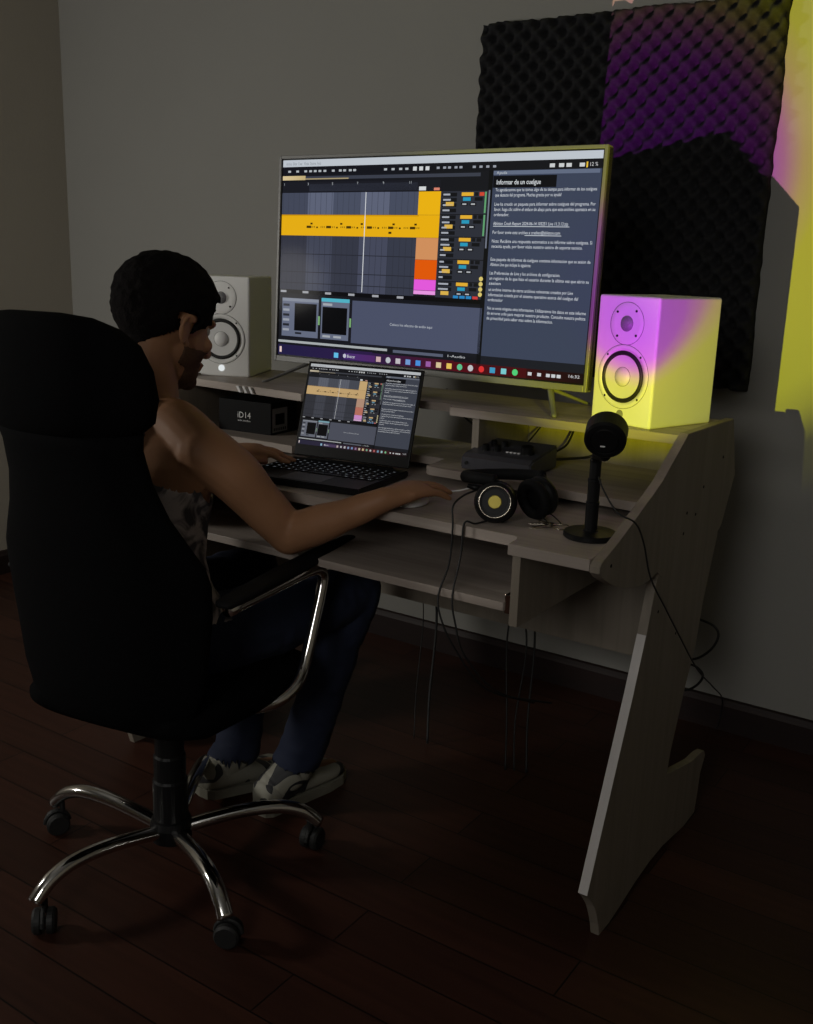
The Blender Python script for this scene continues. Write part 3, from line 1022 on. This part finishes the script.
# ================================================================== tangle of keys next to the headphones
kr = thing('key_ring', 'small tangle of shiny keys and cord beside the lamp foot', 'keys', (-.16, -1.07, ZD))
K0 = Vector((-.16, -1.07, ZD))
bm = tube(new(), [Vector((.012 + .017 * cos(2 * pi * k / 30), .012 + .017 * sin(2 * pi * k / 30), .0028 + .0015 * sin(4 * pi * k / 30))) for k in range(30)], .0012, 6, closed=True)
obj('ring', bm, MT['ring'], kr, smooth=True)
for a, dx, dy in ((2.7, -.004, .008), (3.5, -.006, .000), (4.1, .000, -.006)):
    bm = new()
    lathe(bm, [(.0070, -.001), (.0070, .001), (.0028, .001), (.0028, -.001)], 20, cap0=False, cap1=False)
    for k in range(20):
        pass
    bx(bm, .006, .034, -.0026, .0026, -.0010, .0010)
    for q in range(3):
        bx(bm, .016 + q * .006, .019 + q * .006, .0022, .0042, -.0009, .0009)
    bm.transform(Matrix.Translation(Vector((dx, dy, .004 + a * .0009))) @ Matrix.Rotation(a, 4, 'Z') @ Matrix.Rotation(.08, 4, 'Y'))
    obj('key', bm, MT['ring'], kr)
bm = tube(new(), smooth_path([(-.010, .010, .004), (-.022, .026, .006), (-.040, .040, .010), (-.030, .055, .012), (-.012, .050, .006), (.004, .035, .003)], 6), .0013, 6)
obj('cord', bm, MT['rubber'], kr, smooth=True)

# ================================================================== audio interface, carton
ui = thing('audio_interface', 'dark grey sloping audio interface with knobs on the middle shelf', 'audio interface', (-.405, -.775, .825), (0, 0, .05))
bm = new()
prism(bm, [(-.075, 0.003), (.065, .003), (.065, .052), (-.060, .036), (-.075, .028)], 'X', -.082, .082, bev=.003)
body = obj('case', bm, MT['unit'], ui)
for x, y, r0, h in ((-.045, -.030, .008, .013), (-.020, -.026, .008, .013), (-.045, .010, .007, .011), (-.02, .012, .007, .011), (.048, -.018, .0145, .016)):
    z = .036 + (y + .060) * .128
    bm = new()
    lathe(bm, [(r0 * 1.08, -.001), (r0, .002), (r0 * .92, h), (r0 * .75, h + .001), (0, h + .001)], 24, Matrix.Translation(Vector((x, y, z))) @ Matrix.Rotation(.128, 4, 'X'))
    obj('knob', bm, MT['black'], ui)
bm = new()
for k in range(4):
    x = .002 + k * .009
    bx(bm, x, x + .006, -.030, -.024, .0395 + .0005, .0425, .0006, 1)
obj('buttons', bm, MT['print'], ui)
bm = new()
lathe(bm, [(.004, 0), (.004, .003), (.0028, .003), (.0028, .001), (0, .001)], 18, axis_mtx((-.068, -.0753, .016), (0, -1, 0)))
obj('headphone_socket', bm, MT['rubber'], ui)

bxr = thing('product_box', 'black carton with white lettering under the left part of the raised shelf', 'box', (-1.140, -.775, .825), (0, 0, .08))
bm = new()
bx(bm, -.083, .083, -.055, .055, 0, .080, .0015)
carton = obj('carton', bm, MT['box'], bxr)
bm = new()
vs, fs = text_geo('iD14', .041)
vv = [bm.verts.new((v.x - .022, -.0552, v.y + .036)) for v in vs]
for f_ in fs:
    try: bm.faces.new([vv[i] for i in f_])
    except ValueError: pass
vs, fs = text_geo('audio interface', .040)
vv = [bm.verts.new((v.x - .022, -.0552, v.y + .027)) for v in vs]
for f_ in fs:
    try: bm.faces.new([vv[i] for i in f_])
    except ValueError: pass
obj('lettering', bm, MT['print'], carton)
bm = new()
bx(bm, .0831, .0836, -.050, .012, .006, .066)
bx(bm, .0836, .0838, -.038, .000, .024, .052, mi=1)
for k in range(7):
    bx(bm, .0836, .0838, -.045 + k * .0078, -.041 + k * .0078, .010, .017, mi=1)
obj('label', bm, [MT['sticker'], MT['box']], carton)

# ================================================================== mouse
mo = thing('computer_mouse', 'white wired computer mouse under the right hand of the person', 'mouse', (-.456, -1.078, ZD), (0, 0, .18))
bm = new()
ell(bm, (0, 0, .003), (.028, .046, .0205))
for v in bm.verts:
    v.co.z = max(v.co.z, 0.0015)
obj('shell', bm, MT['mouse'], mo, smooth=True)
bm = tube(new(), [(0, .032 + .006 * cos(k * .7), 0.0175 + .006 * sin(k * .7)) for k in range(9)], .0022, 8, closed=True)
obj('scroll_wheel', bm, MT['groove'], mo, smooth=True)
cm = wm(mo).inverted()
bm = tube(new(), smooth_path([cm @ Vector(q) for q in ((-.444, -1.037, .802), (-.436, -1.010, .806), (-.405, -.985, .812), (-.370, -1.000, .826), (-.338, -1.050, .843), (-.325, -1.078, .846))], 8), .0017, 8)
obj('cord', bm, MT['mouse'], mo, smooth=True)

# ================================================================== loose cables
def cable_thing(label, pts, r=.0025, name='cable', group=None):
    bm = tube(new(), smooth_path(pts, 8), r, 8)
    o = obj(name, bm, MT['rubber'], smooth=True)
    tag(o, label, 'cable', group)
    rebase(o, pts[-1])
    return o
cable_thing('upper black cable looping out behind the right desk leg', ((-.10, -.42, .46), (-.063, -.40, .446), (-.030, -.40, .437), (-.018, -.40, .415), (-.032, -.40, .378), (-.067, -.40, .345), (-.11, -.41, .34)), .003)
cable_thing('lower black cable looping out behind the right desk leg', ((-.12, -.42, .33), (-.075, -.40, .328), (-.050, -.40, .318), (-.045, -.40, .300), (-.060, -.40, .275), (-.085, -.40, .258), (-.13, -.41, .255)), .003)
cable_thing('black cable arching under the raised shelf behind the audio interface', ((-.330, -.700, .845), (-.320, -.66, .842), (-.300, -.60, .840), (-.275, -.60, .855), (-.262, -.60, .880), (-.290, -.58, .915), (-.32, -.575, .93)), .003)
cable_thing('thin black cable dropping straight behind the audio interface', ((-.42, -.575, .93), (-.425, -.585, .90), (-.43, -.66, .857), (-.43, -.695, .847)), .002)
cable_thing('short black cable rising from the audio interface to the shelf', ((-.335, -.70, .860), (-.325, -.66, .875), (-.33, -.61, .91), (-.335, -.575, .93)), .0025)
cable_thing('black cable sagging in the open middle bay of the raised shelf', ((-.72, -.54, .95), (-.70, -.52, .90), (-.655, -.50, .86), (-.60, -.52, .845)), .003)
for k, (x, y) in enumerate(((-.800, -.5), (-.757, -.5), (-.520, -.50), (-.500, -.49), (-.470, -.48))):
    cable_thing(('thin cable hanging below the desk, leftmost of the row', 'thicker cable hanging below the desk, second from the left', 'left one of the two crossing cables beside the divider',
                 'right one of the two crossing cables beside the divider', 'cable hanging below the cubby right of the divider')[k],
                ((x, y, .70), (x + .003, y, .45), (x + .004 + (.02 if k == 3 else -.012 if k == 2 else .008), y, .30), (x + .03, y - .05, .12), (x + .06, y - .10, .005)), (.0015, .0035, .0025, .0025, .003)[k])

# ================================================================== office chair
HUB = Vector((-.835, -1.385, 0))
CY = radians(10)
ch = thing('office_chair', 'black high-backed office chair with chrome arms and star base', 'office chair', HUB, (0, 0, CY))
bm = new()
lathe(bm, [(.030, .062), (.042, .066), (.044, .098), (.040, .112), (.030, .116)], 32)
obj('hub', bm, MT['black'], ch, smooth=False)
bm = new()
lathe(bm, [(.036, .112), (.036, .20), (.033, .205), (.033, .255), (.030, .26), (.030, .31), (.024, .315), (.024, .375)], 28)
obj('gas_lift', bm, MT['black'], ch, smooth=False)
for k in range(5):
    a = radians(-97 + 72 * k) - CY
    d = Vector((cos(a), sin(a), 0))
    bm = new()
    path = [(.030, .088), (.09, .101), (.16, .112), (.225, .113), (.265, .103), (.29, .088), (.312, .066)]
    rad = [.0165, .0165, .0165, .0165, .0165, .0165, .0160]
    P = smooth_path([d * r0 + Vector((0, 0, z)) for r0, z in path], 5)
    tube(bm, P, .0165, 14, flat=.85, up=(0, 0, 1))
    lg = obj('leg', bm, MT['chrome'], ch, smooth=True)
    # twin-wheel caster
    cpos = d * .292
    q = Vector((-d.y, d.x, 0))
    w0 = cpos + Vector((cos(a + .9), sin(a + .9), 0)) * .012
    ax = Vector((-sin(a + .9), cos(a + .9), 0))
    bm = new()
    for s in (-1, 1):
        lathe(bm, [(0, -.008), (.020, -.008), (.0245, -.006), (.025, .004), (.021, .0085), (0, .0085)], 26, axis_mtx(w0 + ax * s * .0125 + Vector((0, 0, .025)), ax * s))
    tube(bm, [w0 + ax * -.012 + Vector((0, 0, .025)), w0 + ax * .012 + Vector((0, 0, .025))], .008, 10)
    hood = [w0 + Vector((cos(t), 0, 0)) * 0 + (Vector((cos(a + .9), sin(a + .9), 0)) * cos(t) + Vector((0, 0, 1)) * sin(t)) * .026 + Vector((0, 0, .026)) for t in [i * pi / 8 for i in range(9)]]
    tube(bm, hood, .0045, 8)
    tube(bm, [cpos + Vector((0, 0, .050)), cpos + Vector((0, 0, .078))], .006, 10)
    obj('caster', bm, MT['rubber'], lg, smooth=False)
# seat
bm = new()
rings = []
for y, w, z, t in ((-.20, .150, .432, .018), (-.185, .185, .430, .034), (-.14, .208, .424, .042), (0, .222, .418, .044), (.12, .222, .416, .044), (.20, .212, .412, .042), (.245, .19, .404, .034), (.262, .150, .398, .018)):
    rings.append(((0, y, z), (w, 0, 0), (0, 0, t)))
loft(bm, rings, 40, 3.2)
obj('seat', bm, MT['mesh'], ch, smooth=True)
bm = new()
bx(bm, -.075, .075, -.10, .12, .350, .378, .008)
tube(bm, [(-.06, -.02, .36), (-.20, -.03, .352)], .005, 8)
bx(bm, -.215, -.185, -.045, -.015, .345, .359, .004)
obj('tilt_mechanism', bm, MT['black'], ch)
# backrest: outline of half widths up the back
BK = [(.405, .105, -.170, .020), (.418, .150, -.172, .030), (.445, .186, -.176, .036), (.50, .204, -.180, .038), (.58, .214, -.184, .038), (.64, .222, -.188, .038), (.70, .225, -.194, .037),
      (.735, .220, -.199, .036), (.77, .202, -.205, .035), (.82, .176, -.213, .034), (.88, .156, -.224, .034), (.94, .150, -.238, .034), (.97, .156, -.245, .036)]
bm = new()
rings = []
for z, w, y, t in BK:
    rings.append(((-.006 * max(0, min(1, (z - .70) / .14)), y - .012, z), (w - .003 * max(0, min(1, (z - .70) / .14)), 0, 0), (0, t * .9, 0)))
loft(bm, rings, 44, 2.8)
for v in bm.verts:     # wrap gently round the sitter
    v.co.y += v.co.x ** 2 * .75
obj('backrest', bm, MT['mesh'], ch, smooth=True)
bm = new()
rings = []
for z, w, y, t in ((.955, .120, -.240, .026), (.968, .165, -.244, .040), (.990, .195, -.250, .050), (1.03, .207, -.258, .054), (1.075, .205, -.266, .052), (1.115, .190, -.273, .046), (1.14, .160, -.278, .038), (1.156, .115, -.281, .026), (1.162, .06, -.282, .012)):
    rings.append(((-.016, y - .012, z), (w * .95, 0, 0), (0, t, 0)))
loft(bm, rings, 44, 2.5)
for v in bm.verts:
    v.co.y += v.co.x ** 2 * .75
obj('headrest', bm, MT['mesh'], ch, smooth=True)
for s in (1, -1):
    bm = new()
    X = .238
    loop = smooth_path([(s * .08, .03, .372), (s * .16, .035, .378), (s * .215, .060, .392), (s * X, .100, .415), (s * X, .140, .450), (s * X, .180, .53), (s * X, .212, .605), (s * X, .205, .632), (s * X, .165, .645), (s * X, .06, .648), (s * X, -.135, .652)], 7)
    tube(bm, loop, .0125, 14)
    arm = obj('armrest', bm, MT['chrome'], ch, smooth=True)
    bm = new()
    rg = []
    for y, w, t, dz in ((-.155, .012, .004, 0), (-.145, .019, .008, 0), (-.08, .022, .010, .001), (.05, .024, .0105, .003), (.20, .024, .0105, .004), (.33, .023, .010, .001), (.40, .020, .008, -.003), (.415, .012, .004, -.004)):
        rg.append(((s * X, y, .6665 + dz), (w, 0, 0), (0, 0, t)))
    loft(bm, rg, 20, 2.6)
    obj('arm_pad', bm, MT['black_matt'], arm, smooth=True)

# ================================================================== the person
PB = Vector((-.88, -1.30, 0))
person = thing('person', 'person with short dark hair in a printed tank top seated at the desk', 'person', PB)
HS = 1.10
HC = Vector((-.925, -1.285, 1.128))
az, pt = radians(6), radians(-16)
F = Vector((sin(az) * cos(pt), cos(az) * cos(pt), sin(pt)))
RT = Vector((cos(az), -sin(az), 0))
UP = RT.cross(F).normalized()
HM = Matrix(((RT.x, F.x, UP.x, HC.x), (RT.y, F.y, UP.y, HC.y), (RT.z, F.z, UP.z, HC.z), (0, 0, 0, 1)))
def hd(x, y, z):
    return HM @ (Vector((x, y, z)) * HS)
def hell(bm, c, r, rx=0, rz=0, seg=24, rings=16):
    rot = Matrix.Rotation(rz, 4, 'Z') @ Matrix.Rotation(rx, 4, 'X')
    rr = bmesh.ops.create_uvsphere(bm, u_segments=seg, v_segments=rings, radius=1.0)
    for v in rr['verts']:
        p = rot @ Vector((v.co.x * r[0], v.co.y * r[1], v.co.z * r[2]))
        v.co = HM @ ((p + Vector(c)) * HS)
def limb(bm, pts, rads, n=5, seg=18, flat=1.0, up=None):
    P = smooth_path(pts, n)
    m = len(P)
    Rr = []
    k = len(pts) - 1
    for i in range(m):
        t = i / (m - 1) * k
        a = min(int(t), k - 1)
        fr = t - a
        fr = fr * fr * (3 - 2 * fr)
        Rr.append(rads[a] * (1 - fr) + rads[a + 1] * fr)
    tube(bm, P, Rr, seg, flat=flat, up=up)
    ell(bm, P[0], (Rr[0],) * 3, seg=16, rings=10)
    ell(bm, P[-1], (Rr[-1],) * 3, seg=16, rings=10)
SHR, SHL = Vector((-.765, -1.350, .897)), Vector((-1.070, -1.335, .900))
ELR, WRR = Vector((-.648, -1.228, .727)), Vector((-.460, -1.178, .8175))
ELL, WRL = Vector((-1.145, -1.215, .700)), Vector((-.958, -1.100, .832))
NK = Vector((-.915, -1.350, .960))
HIPR, KNR, ANR = Vector((-.785, -1.345, .505)), Vector((-.690, -.945, .525)), Vector((-.790, -1.035, .095))
HIPL, KNL, ANL = Vector((-.970, -1.345, .505)), Vector((-.985, -.960, .525)), Vector((-.930, -1.085, .110))
def hand(bm, W, h, p, side, knz, spread=.019, curl=1.0, tipz=.803, fore=None):
    """W wrist, h finger direction, p across (towards the little finger); side +1 right, -1 left"""
    up = Vector((0, 0, 1))
    kc = W + h * .088
    kc.z = knz
    # palm as a loft of ellipses from wrist to the knuckles
    rg = []
    for t, w, th in ((-.03, .0245, .0225), (-.01, .0255, .0215), (.010, .028, .0205), (.028, .033, .0195), (.05, .038, .0175), (.075, .039, .0150), (.090, .037, .011), (.096, .030, .006)):
        c = W.lerp(kc, max(-.4, t / .088))
        pp = p
        if fore is not None and t < .03:
            k_ = min(1.0, (.03 - t) / .06)
            c = W + (h * (1 - k_) + fore * k_).normalized() * t if t < 0 else c
            dd = (h * (1 - k_ * .6) + Vector((fore.x, fore.y, 0)).normalized() * (k_ * .6)).normalized()
            pp = Vector((dd.y, -dd.x, 0))
        rg.append((c, pp * w, up * th))
    loft(bm, rg, 22, 2.2)
    L = [.070, .078, .073, .058]
    for i in range(4):
        o_ = (-1.42 + i * .95) * spread
        k = kc + p * o_ - h * (.004, 0, .003, .010)[i] + up * (-.001, .001, 0, -.004)[i]
        d1 = (h + p * (o_ * 2.2)).normalized()
        Ln = L[i]
        a = k + d1 * Ln * .46 + up * (-.004 * curl)
        b = a + d1 * Ln * .30 + up * (-.012 * curl)
        c = b + d1 * Ln * .22 + up * (-.012 * curl)
        c.z = max(c.z, tipz)
        b.z = max(b.z, tipz + .004)
        limb(bm, [k - h * .03, k, a, b, c], [.0085, .0094, .0080, .0071, .0058], 4, 12)
    t0 = W + h * .022 - p * .024
    t1 = t0 + h * .032 - p * .018 + up * -.003
    t2 = t1 + h * .028 - p * .003 + up * -.005
    t3 = t2 + h * .020 + p * .004 + up * -.004
    for t_ in (t1, t2, t3):
        t_.z = max(t_.z, tipz + .002)
    limb(bm, [t0, t1, t2, t3], [.0135, .0115, .0095, .0075], 4, 12)
bm = new()
# trunk
cx = [(.44, -.880, -1.355, .150, .085), (.48, -.880, -1.362, .165, .105), (.54, -.882, -1.372, .160, .105), (.62, -.886, -1.392, .142, .092), (.68, -.890, -1.400, .138, .090), (.75, -.896, -1.396, .148, .096),
      (.82, -.904, -1.382, .158, .102), (.87, -.910, -1.370, .160, .098), (.905, -.913, -1.362, .146, .082), (.935, -.915, -1.355, .112, .064), (.965, -.916, -1.348, .068, .056)]
loft(bm, [((x, y, z), (a, a * .05, 0), (0, b, 0)) for z, x, y, a, b in cx], 40, 2.25)
# shoulder line and neck
limb(bm, [NK + Vector((.03, 0, -.03)), SHR.lerp(NK, .45) + Vector((0, 0, .014)), SHR + Vector((-.01, 0, .008))], [.052, .050, .054])
limb(bm, [NK + Vector((-.03, 0, -.03)), SHL.lerp(NK, .45) + Vector((0, 0, .014)), SHL + Vector((.01, 0, .008))], [.052, .050, .054])
limb(bm, [NK + Vector((0, 0, -.05)), NK + Vector((0, .012, .01)), hd(0, -.020, -.065), hd(0, -.015, -.02)], [.064, .057, .054, .055])
# arms
limb(bm, [SHR, SHR.lerp(ELR, .30) + Vector((.012, 0, .006)), SHR.lerp(ELR, .65) + Vector((.006, 0, .002)), ELR], [.056, .053, .046, .041])
limb(bm, [ELR, ELR.lerp(WRR, .30) + Vector((0, -.004, -.002)), ELR.lerp(WRR, .7) + Vector((.006, -.008, 0)), WRR, WRR + Vector((.010, .022, .003))], [.041, .0395, .030, .0240, .0215])
limb(bm, [SHL, SHL.lerp(ELL, .30) + Vector((-.010, 0, .006)), SHL.lerp(ELL, .65), ELL], [.056, .053, .046, .040])
limb(bm, [ELL, ELL.lerp(WRL, .30), ELL.lerp(WRL, .7), WRL], [.040, .039, .030, .0235])
hand(bm, WRR, Vector((.33, .944, 0)).normalized(), Vector((.944, -.33, 0)), 1, .833, spread=.0225, curl=.6, tipz=.805, fore=(WRR - ELR).normalized())
hand(bm, WRL, Vector((.78, .62, 0)).normalized(), Vector((-.62, .78, 0)), -1, .8405, tipz=.820)
# legs and feet
for H_, K_, A_ in ((HIPR, KNR, ANR), (HIPL, KNL, ANL)):
    limb(bm, [H_, H_.lerp(K_, .35), H_.lerp(K_, .75), K_], [.082, .076, .062, .053])
    limb(bm, [K_, K_.lerp(A_, .30) + Vector((0, -.012, 0)), K_.lerp(A_, .7), A_], [.053, .052, .040, .034])
FTR = [Vector((-.815, -1.085, .045)), Vector((-.806, -1.00, .045)), Vector((-.793, -.90, .030))]
FTL = [Vector((-.935, -1.150, .075)), Vector((-.925, -1.075, .050)), Vector((-.915, -.985, .030))]
limb(bm, [ANR, FTR[0] + Vector((.005, .02, 0)), FTR[1], FTR[2]], [.034, .034, .030, .024])
limb(bm, [ANL, FTL[0] + Vector((0, .02, 0)), FTL[1], FTL[2]], [.034, .032, .030, .024])
# head
hell(bm, (0, -.006, .022), (.072, .092, .086))
hell(bm, (0, .030, -.028), (.060, .060, .074))
hell(bm, (0, .040, -.078), (.045, .044, .036))
hell(bm, (0, .076, -.094), (.020, .015, .016))
hell(bm, (0, .078, .016), (.046, .016, .013))
for s in (-1, 1):
    hell(bm, (s * .036, .066, -.026), (.020, .018, .016))
    # ear: a tilted plate with a raised rim and a lobe
    hell(bm, (s * .0735, -.006, -.012), (.0045, .0160, .0250), rx=-.18, rz=s * .42)
    limb(bm, [hd(s * (.0745 + .0045 * (1 - cos(a_)) * .5 + .003), -.007 - .0150 * sin(a_), -.012 - .0245 * cos(a_)) for a_ in (.25, .9, 1.5, 2.1, 2.7, 3.3, 3.9)], [.0042 * HS] * 7, 3, 8)
    hell(bm, (s * .0725, .001, -.036), (.005, .0075, .0070))
    hell(bm, (s * .010, .098, -.040), (.007, .009, .007))
limb(bm, [hd(0, .084, .002), hd(0, .098, -.022), hd(0, .108, -.036)], [.0085 * HS, .0095 * HS, .0105 * HS])
hell(bm, (0, .089, -.060), (.022, .009, .006))
hell(bm, (0, .087, -.070), (.019, .009, .006))
me = bpy.data.meshes.new('tmp')
bm.to_mesh(me)
bm.free()
tmp = bpy.data.objects.new('tmp', me)
COL.objects.link(tmp)
md = tmp.modifiers.new('r', 'REMESH')
md.mode = 'VOXEL'
md.voxel_size = 0.0042
sm = tmp.modifiers.new('s', 'SMOOTH')
sm.factor = 0.5
sm.iterations = 4
body_me = bpy.data.meshes.new_from_object(tmp.evaluated_get(bpy.context.evaluated_depsgraph_get()))
bpy.data.objects.remove(tmp)
body_me.name = 'body'
bb_ = bmesh.new()
bb_.from_mesh(body_me)
bb_.normal_update()
def seg_d(p, a, b):
    ab_ = b - a
    t = max(0, min(1, (p - a).dot(ab_) / ab_.length_squared))
    return (p - a - ab_ * t).length, t
def trunk_x(z):
    for (z0, x0, y0, a0, b0), (z1, x1, y1, a1, b1) in zip(cx[:-1], cx[1:]):
        if z0 <= z <= z1:
            t = (z - z0) / (z1 - z0)
            return x0 + (x1 - x0) * t, y0 + (y1 - y0) * t
    return (cx[0][1], cx[0][2]) if z < cx[0][0] else (cx[-1][1], cx[-1][2])
def region(p):
    """'tank', 'jeans', 'hair', 'beard' or None for a point of the body surface"""
    q = (HM.inverted() @ p) / HS
    dl = min(seg_d(p, HIPR, KNR)[0] - .09, seg_d(p, HIPL, KNL)[0] - .09, seg_d(p, KNR, ANR)[0] - .075, seg_d(p, KNL, ANL)[0] - .075)
    out = set()
    x0, y0 = trunk_x(p.z)
    lat = p.x - x0
    arm = min(seg_d(p, ELR, WRR)[0] - .055, seg_d(p, ELL, WRL)[0] - .055, seg_d(p, SHR.lerp(ELR, .25), ELR)[0] - .062, seg_d(p, SHL.lerp(ELL, .25), ELL)[0] - .062)
    if p.z > .105 and ((p.z < .64 and p.y > -1.28 and dl < .012) or (p.z < (.585 if p.y < -1.32 else .64) and p.y < -1.2 and (dl < .0 or p.z > .40))) and p.z < .66 and arm > -.045:
        out.add('jeans')
    if p.z > (.555 if p.y < -1.32 else .60) and p.z < .99 and p.y < -1.24:
        lim = .20 if p.z < .79 else max(.070, .165 - max(0, p.z - .822) * 2.2)
        low = .930 + (abs(lat) - .05) * .3
        if p.z < .825:
            if seg_d(p, SHR.lerp(ELR, .30), ELR)[0] > .064 and seg_d(p, SHL.lerp(ELL, .30), ELL)[0] > .062 and arm > 0 and abs(lat) < .19 and not (dl < -.01 and p.y > -1.27 and p.z < .58):
                out.add('tank')
        elif abs(lat) < lim and p.z < .985:
            front = p.y > y0
            neck = (.90 if front else .952)
            if p.z < neck or abs(lat) > .052:
                out.add('tank')
    if q.z > -.13 and q.z < .2 and abs(q.x) < .12:
        ear = abs(q.x) > .0685 and -.026 < q.y < .020 and -.050 < q.z < .014
        line = None
        if q.y > .055:
            line = .052 - (0.0 if abs(q.x) < .05 else .02)
        elif q.y > .018:
            line = .040 - (q.x / .072) ** 2 * .058
        elif q.y > -.02:
            line = -.018
        else:
            line = -.020 - min(1.0, (-q.y - .02) / .06) * .052
        if q.z > line and not ear:
            out.add('hair')
        if q.y > .010 and q.z < -.058 + (abs(q.x) > .045) * .022 and q.z > -.118 and (q.y > .028 or abs(q.x) > .045) and not ear:
            if not (abs(q.x) < .022 and -.075 < q.z < -.055):
                out.add('beard')
    return out
REG = {}
for f_ in bb_.faces:
    for k in region(f_.calc_center_median()):
        REG.setdefault(k, set()).add(f_.index)
def cloth(kind, name, m, push, thick=0.0):
    bb_.faces.ensure_lookup_table()
    src = bb_.copy()
    src.faces.ensure_lookup_table()
    ids = REG.get(kind, set())
    bmesh.ops.delete(src, geom=[f for f in src.faces if f.index not in ids], context='FACES')
    src.normal_update()
    # drop small islands
    seen, isl = set(), []
    for v in src.verts:
        if v in seen:
            continue
        st, comp = [v], []
        seen.add(v)
        while st:
            a = st.pop()
            comp.append(a)
            for e in a.link_edges:
                b = e.other_vert(a)
                if b not in seen:
                    seen.add(b)
                    st.append(b)
        isl.append(comp)
    big = max(len(c) for c in isl)
    bmesh.ops.delete(src, geom=[v for c in isl if len(c) < big * .2 for v in c], context='VERTS')
    for i in range(10):
        bd = [v for v in src.verts if v.is_boundary]
        bmesh.ops.smooth_vert(src, verts=bd, factor=.5, use_axis_x=True, use_axis_y=True, use_axis_z=True)
    src.normal_update()
    nn = [(v, v.normal.copy()) for v in src.verts]
    for v, n in nn:
        v.co += n * push(v.co.copy(), v.is_boundary)
    if thick:
        # close the rim down to the skin so the garment has an edge
        ed = [e for e in src.edges if e.is_boundary]
        r = bmesh.ops.extrude_edge_only(src, edges=ed)
        nmap = {v: n for v, n in nn}
        ex = [g for g in r['geom'] if isinstance(g, bmesh.types.BMVert)]
        for v in ex:
            near = [e.other_vert(v) for e in v.link_edges if e.other_vert(v) in nmap]
            if near:
                v.co -= nmap[near[0]] * thick
    return src
def nz(p, s, seed=0):
    return noise.noise(Vector((p.x * s + seed, p.y * s, p.z * s)))
def push_tank(p, b):
    return .0045 + .004 * max(0, nz(p, 14)) + .0035 * max(0, nz(p + Vector((0, 0, p.x)), 30, 4)) + (.005 if p.z < .62 else 0) * (0.5 + nz(Vector((p.x, p.y, p.z * 2.5)), 18, 7))
def push_jeans(p, b):
    k = .006 + max(0, (.40 - p.z)) * .055
    return k + .004 * nz(p, 16, 2) + .003 * nz(p, 40, 5)
def push_hair(p, b):
    q = (HM.inverted() @ p) / HS
    base_ = .002 + .014 * max(0, min(1, (q.z + .045) / .11)) + (.006 * max(0, (q.y - .02) / .07) if q.z > .05 else 0)
    return (0.0015 if b else base_) + (.0040 * nz(Vector((q.x, q.y * .45, q.z * .8)), 75, 1) + .0030 * nz(Vector((q.x, q.y * .4, q.z * .7)), 160, 3)) * min(1, max(.15, (q.z + .05) / .06))
def push_beard(p, b):
    return .0008 if b else .0022 + .0008 * nz(p, 160)
parts_ = [('tank', 'tank_top', MT['tank'], push_tank, .006, 'loose pale tank top with a dark print'), ('jeans', 'jeans', MT['jeans'], push_jeans, .010, 'dark blue jeans'),
          ('hair', 'hair', MT['hair'], push_hair, .004, None), ('beard', 'beard', MT['beard'], push_beard, .002, None)]
built = [(n, cloth(k, n, m, p, t), m, l) for k, n, m, p, t, l in parts_]
body_bm = bb_
obj('body', body_bm, MT['skin'], person, world=True, smooth=True)
for n, b_, m, l in built:
    obj(n, b_, m, person, world=True, smooth=True, label=l)
for s in (-1, 1):
    bm = new()
    hell(bm, (s * .032, .0665, .000), (.0115, .0115, .0105))
    obj('eye', bm, MT['eye'], person, world=True, smooth=True)
# sneakers
def sneaker(ft, heel_up, A_):
    heel, mid, toe = ft
    d = (toe - heel)
    d.z = 0
    d.normalize()
    sd = Vector((d.y, -d.x, 0))
    h0 = heel_up
    bm = new()
    rg = []
    for t, w, hz in ((-.045, .022, .040), (-.035, .034, .055), (0, .039, .062), (.05, .041, .058), (.10, .044, .046), (.15, .047, .034), (.19, .042, .028), (.215, .026, .018)):
        lift = h0 * max(0, (.15 - t) / .195)
        c = Vector((heel.x, heel.y, 0)) + d * t
        c.z = lift + .020 + hz * .5
        rg.append((c, sd * w, Vector((0, 0, hz * .55))))
    loft(bm, rg, 28, 2.4)
    # ankle collar
    cc = Vector((A_.x, A_.y, A_.z))
    limb(bm, [rg[2][0] + Vector((0, 0, .005)), cc + Vector((0, -.004, -.006))], [.040, .043])
    u = obj('sneaker', bm, MT['sneaker'], person, world=True, smooth=True, label='black and white sneaker')
    bm = new()
    pr_, n = [], 28
    top_, bot_ = [], []
    outl = [(-.050, 0), (-.046, .024), (-.03, .036), (.03, .040), (.09, .044), (.14, .049), (.19, .044), (.218, .026), (.226, 0)]
    full = outl + [(a, -b) for a, b in outl[-2:0:-1]]
    for t, w in full:
        lift = h0 * max(0, (.15 - t) / .195)
        c = Vector((heel.x, heel.y, 0)) + d * t + sd * w
        bot_.append(bm.verts.new((c.x, c.y, .001 + lift)))
        top_.append(bm.verts.new((c.x, c.y, .024 + lift)))
    bm.faces.new(bot_)
    bm.faces.new(top_[::-1])
    for i in range(len(full)):
        j = (i + 1) % len(full)
        bm.faces.new((bot_[i], top_[i], top_[j], bot_[j]))
    obj('sole', bm, MT['sole'], u, world=True)
    bm = new()
    for q in range(4):
        c = Vector((heel.x, heel.y, 0)) + d * (.055 + q * .020)
        lift = h0 * max(0, (.15 - (.055 + q * .02)) / .195)
        zt = .020 + (.058 - q * .008) * 1.05 + lift + .002
        tube(bm, smooth_path([c - sd * .026 + Vector((0, 0, zt - .010)), c + Vector((0, 0, zt + .001)), c + sd * .026 + Vector((0, 0, zt - .010))], 4), .0028, 6)
    obj('laces', bm, MT['print'], u, world=True, smooth=True)
sneaker(FTR, 0.0, ANR)
sneaker(FTL, 0.035, ANL)
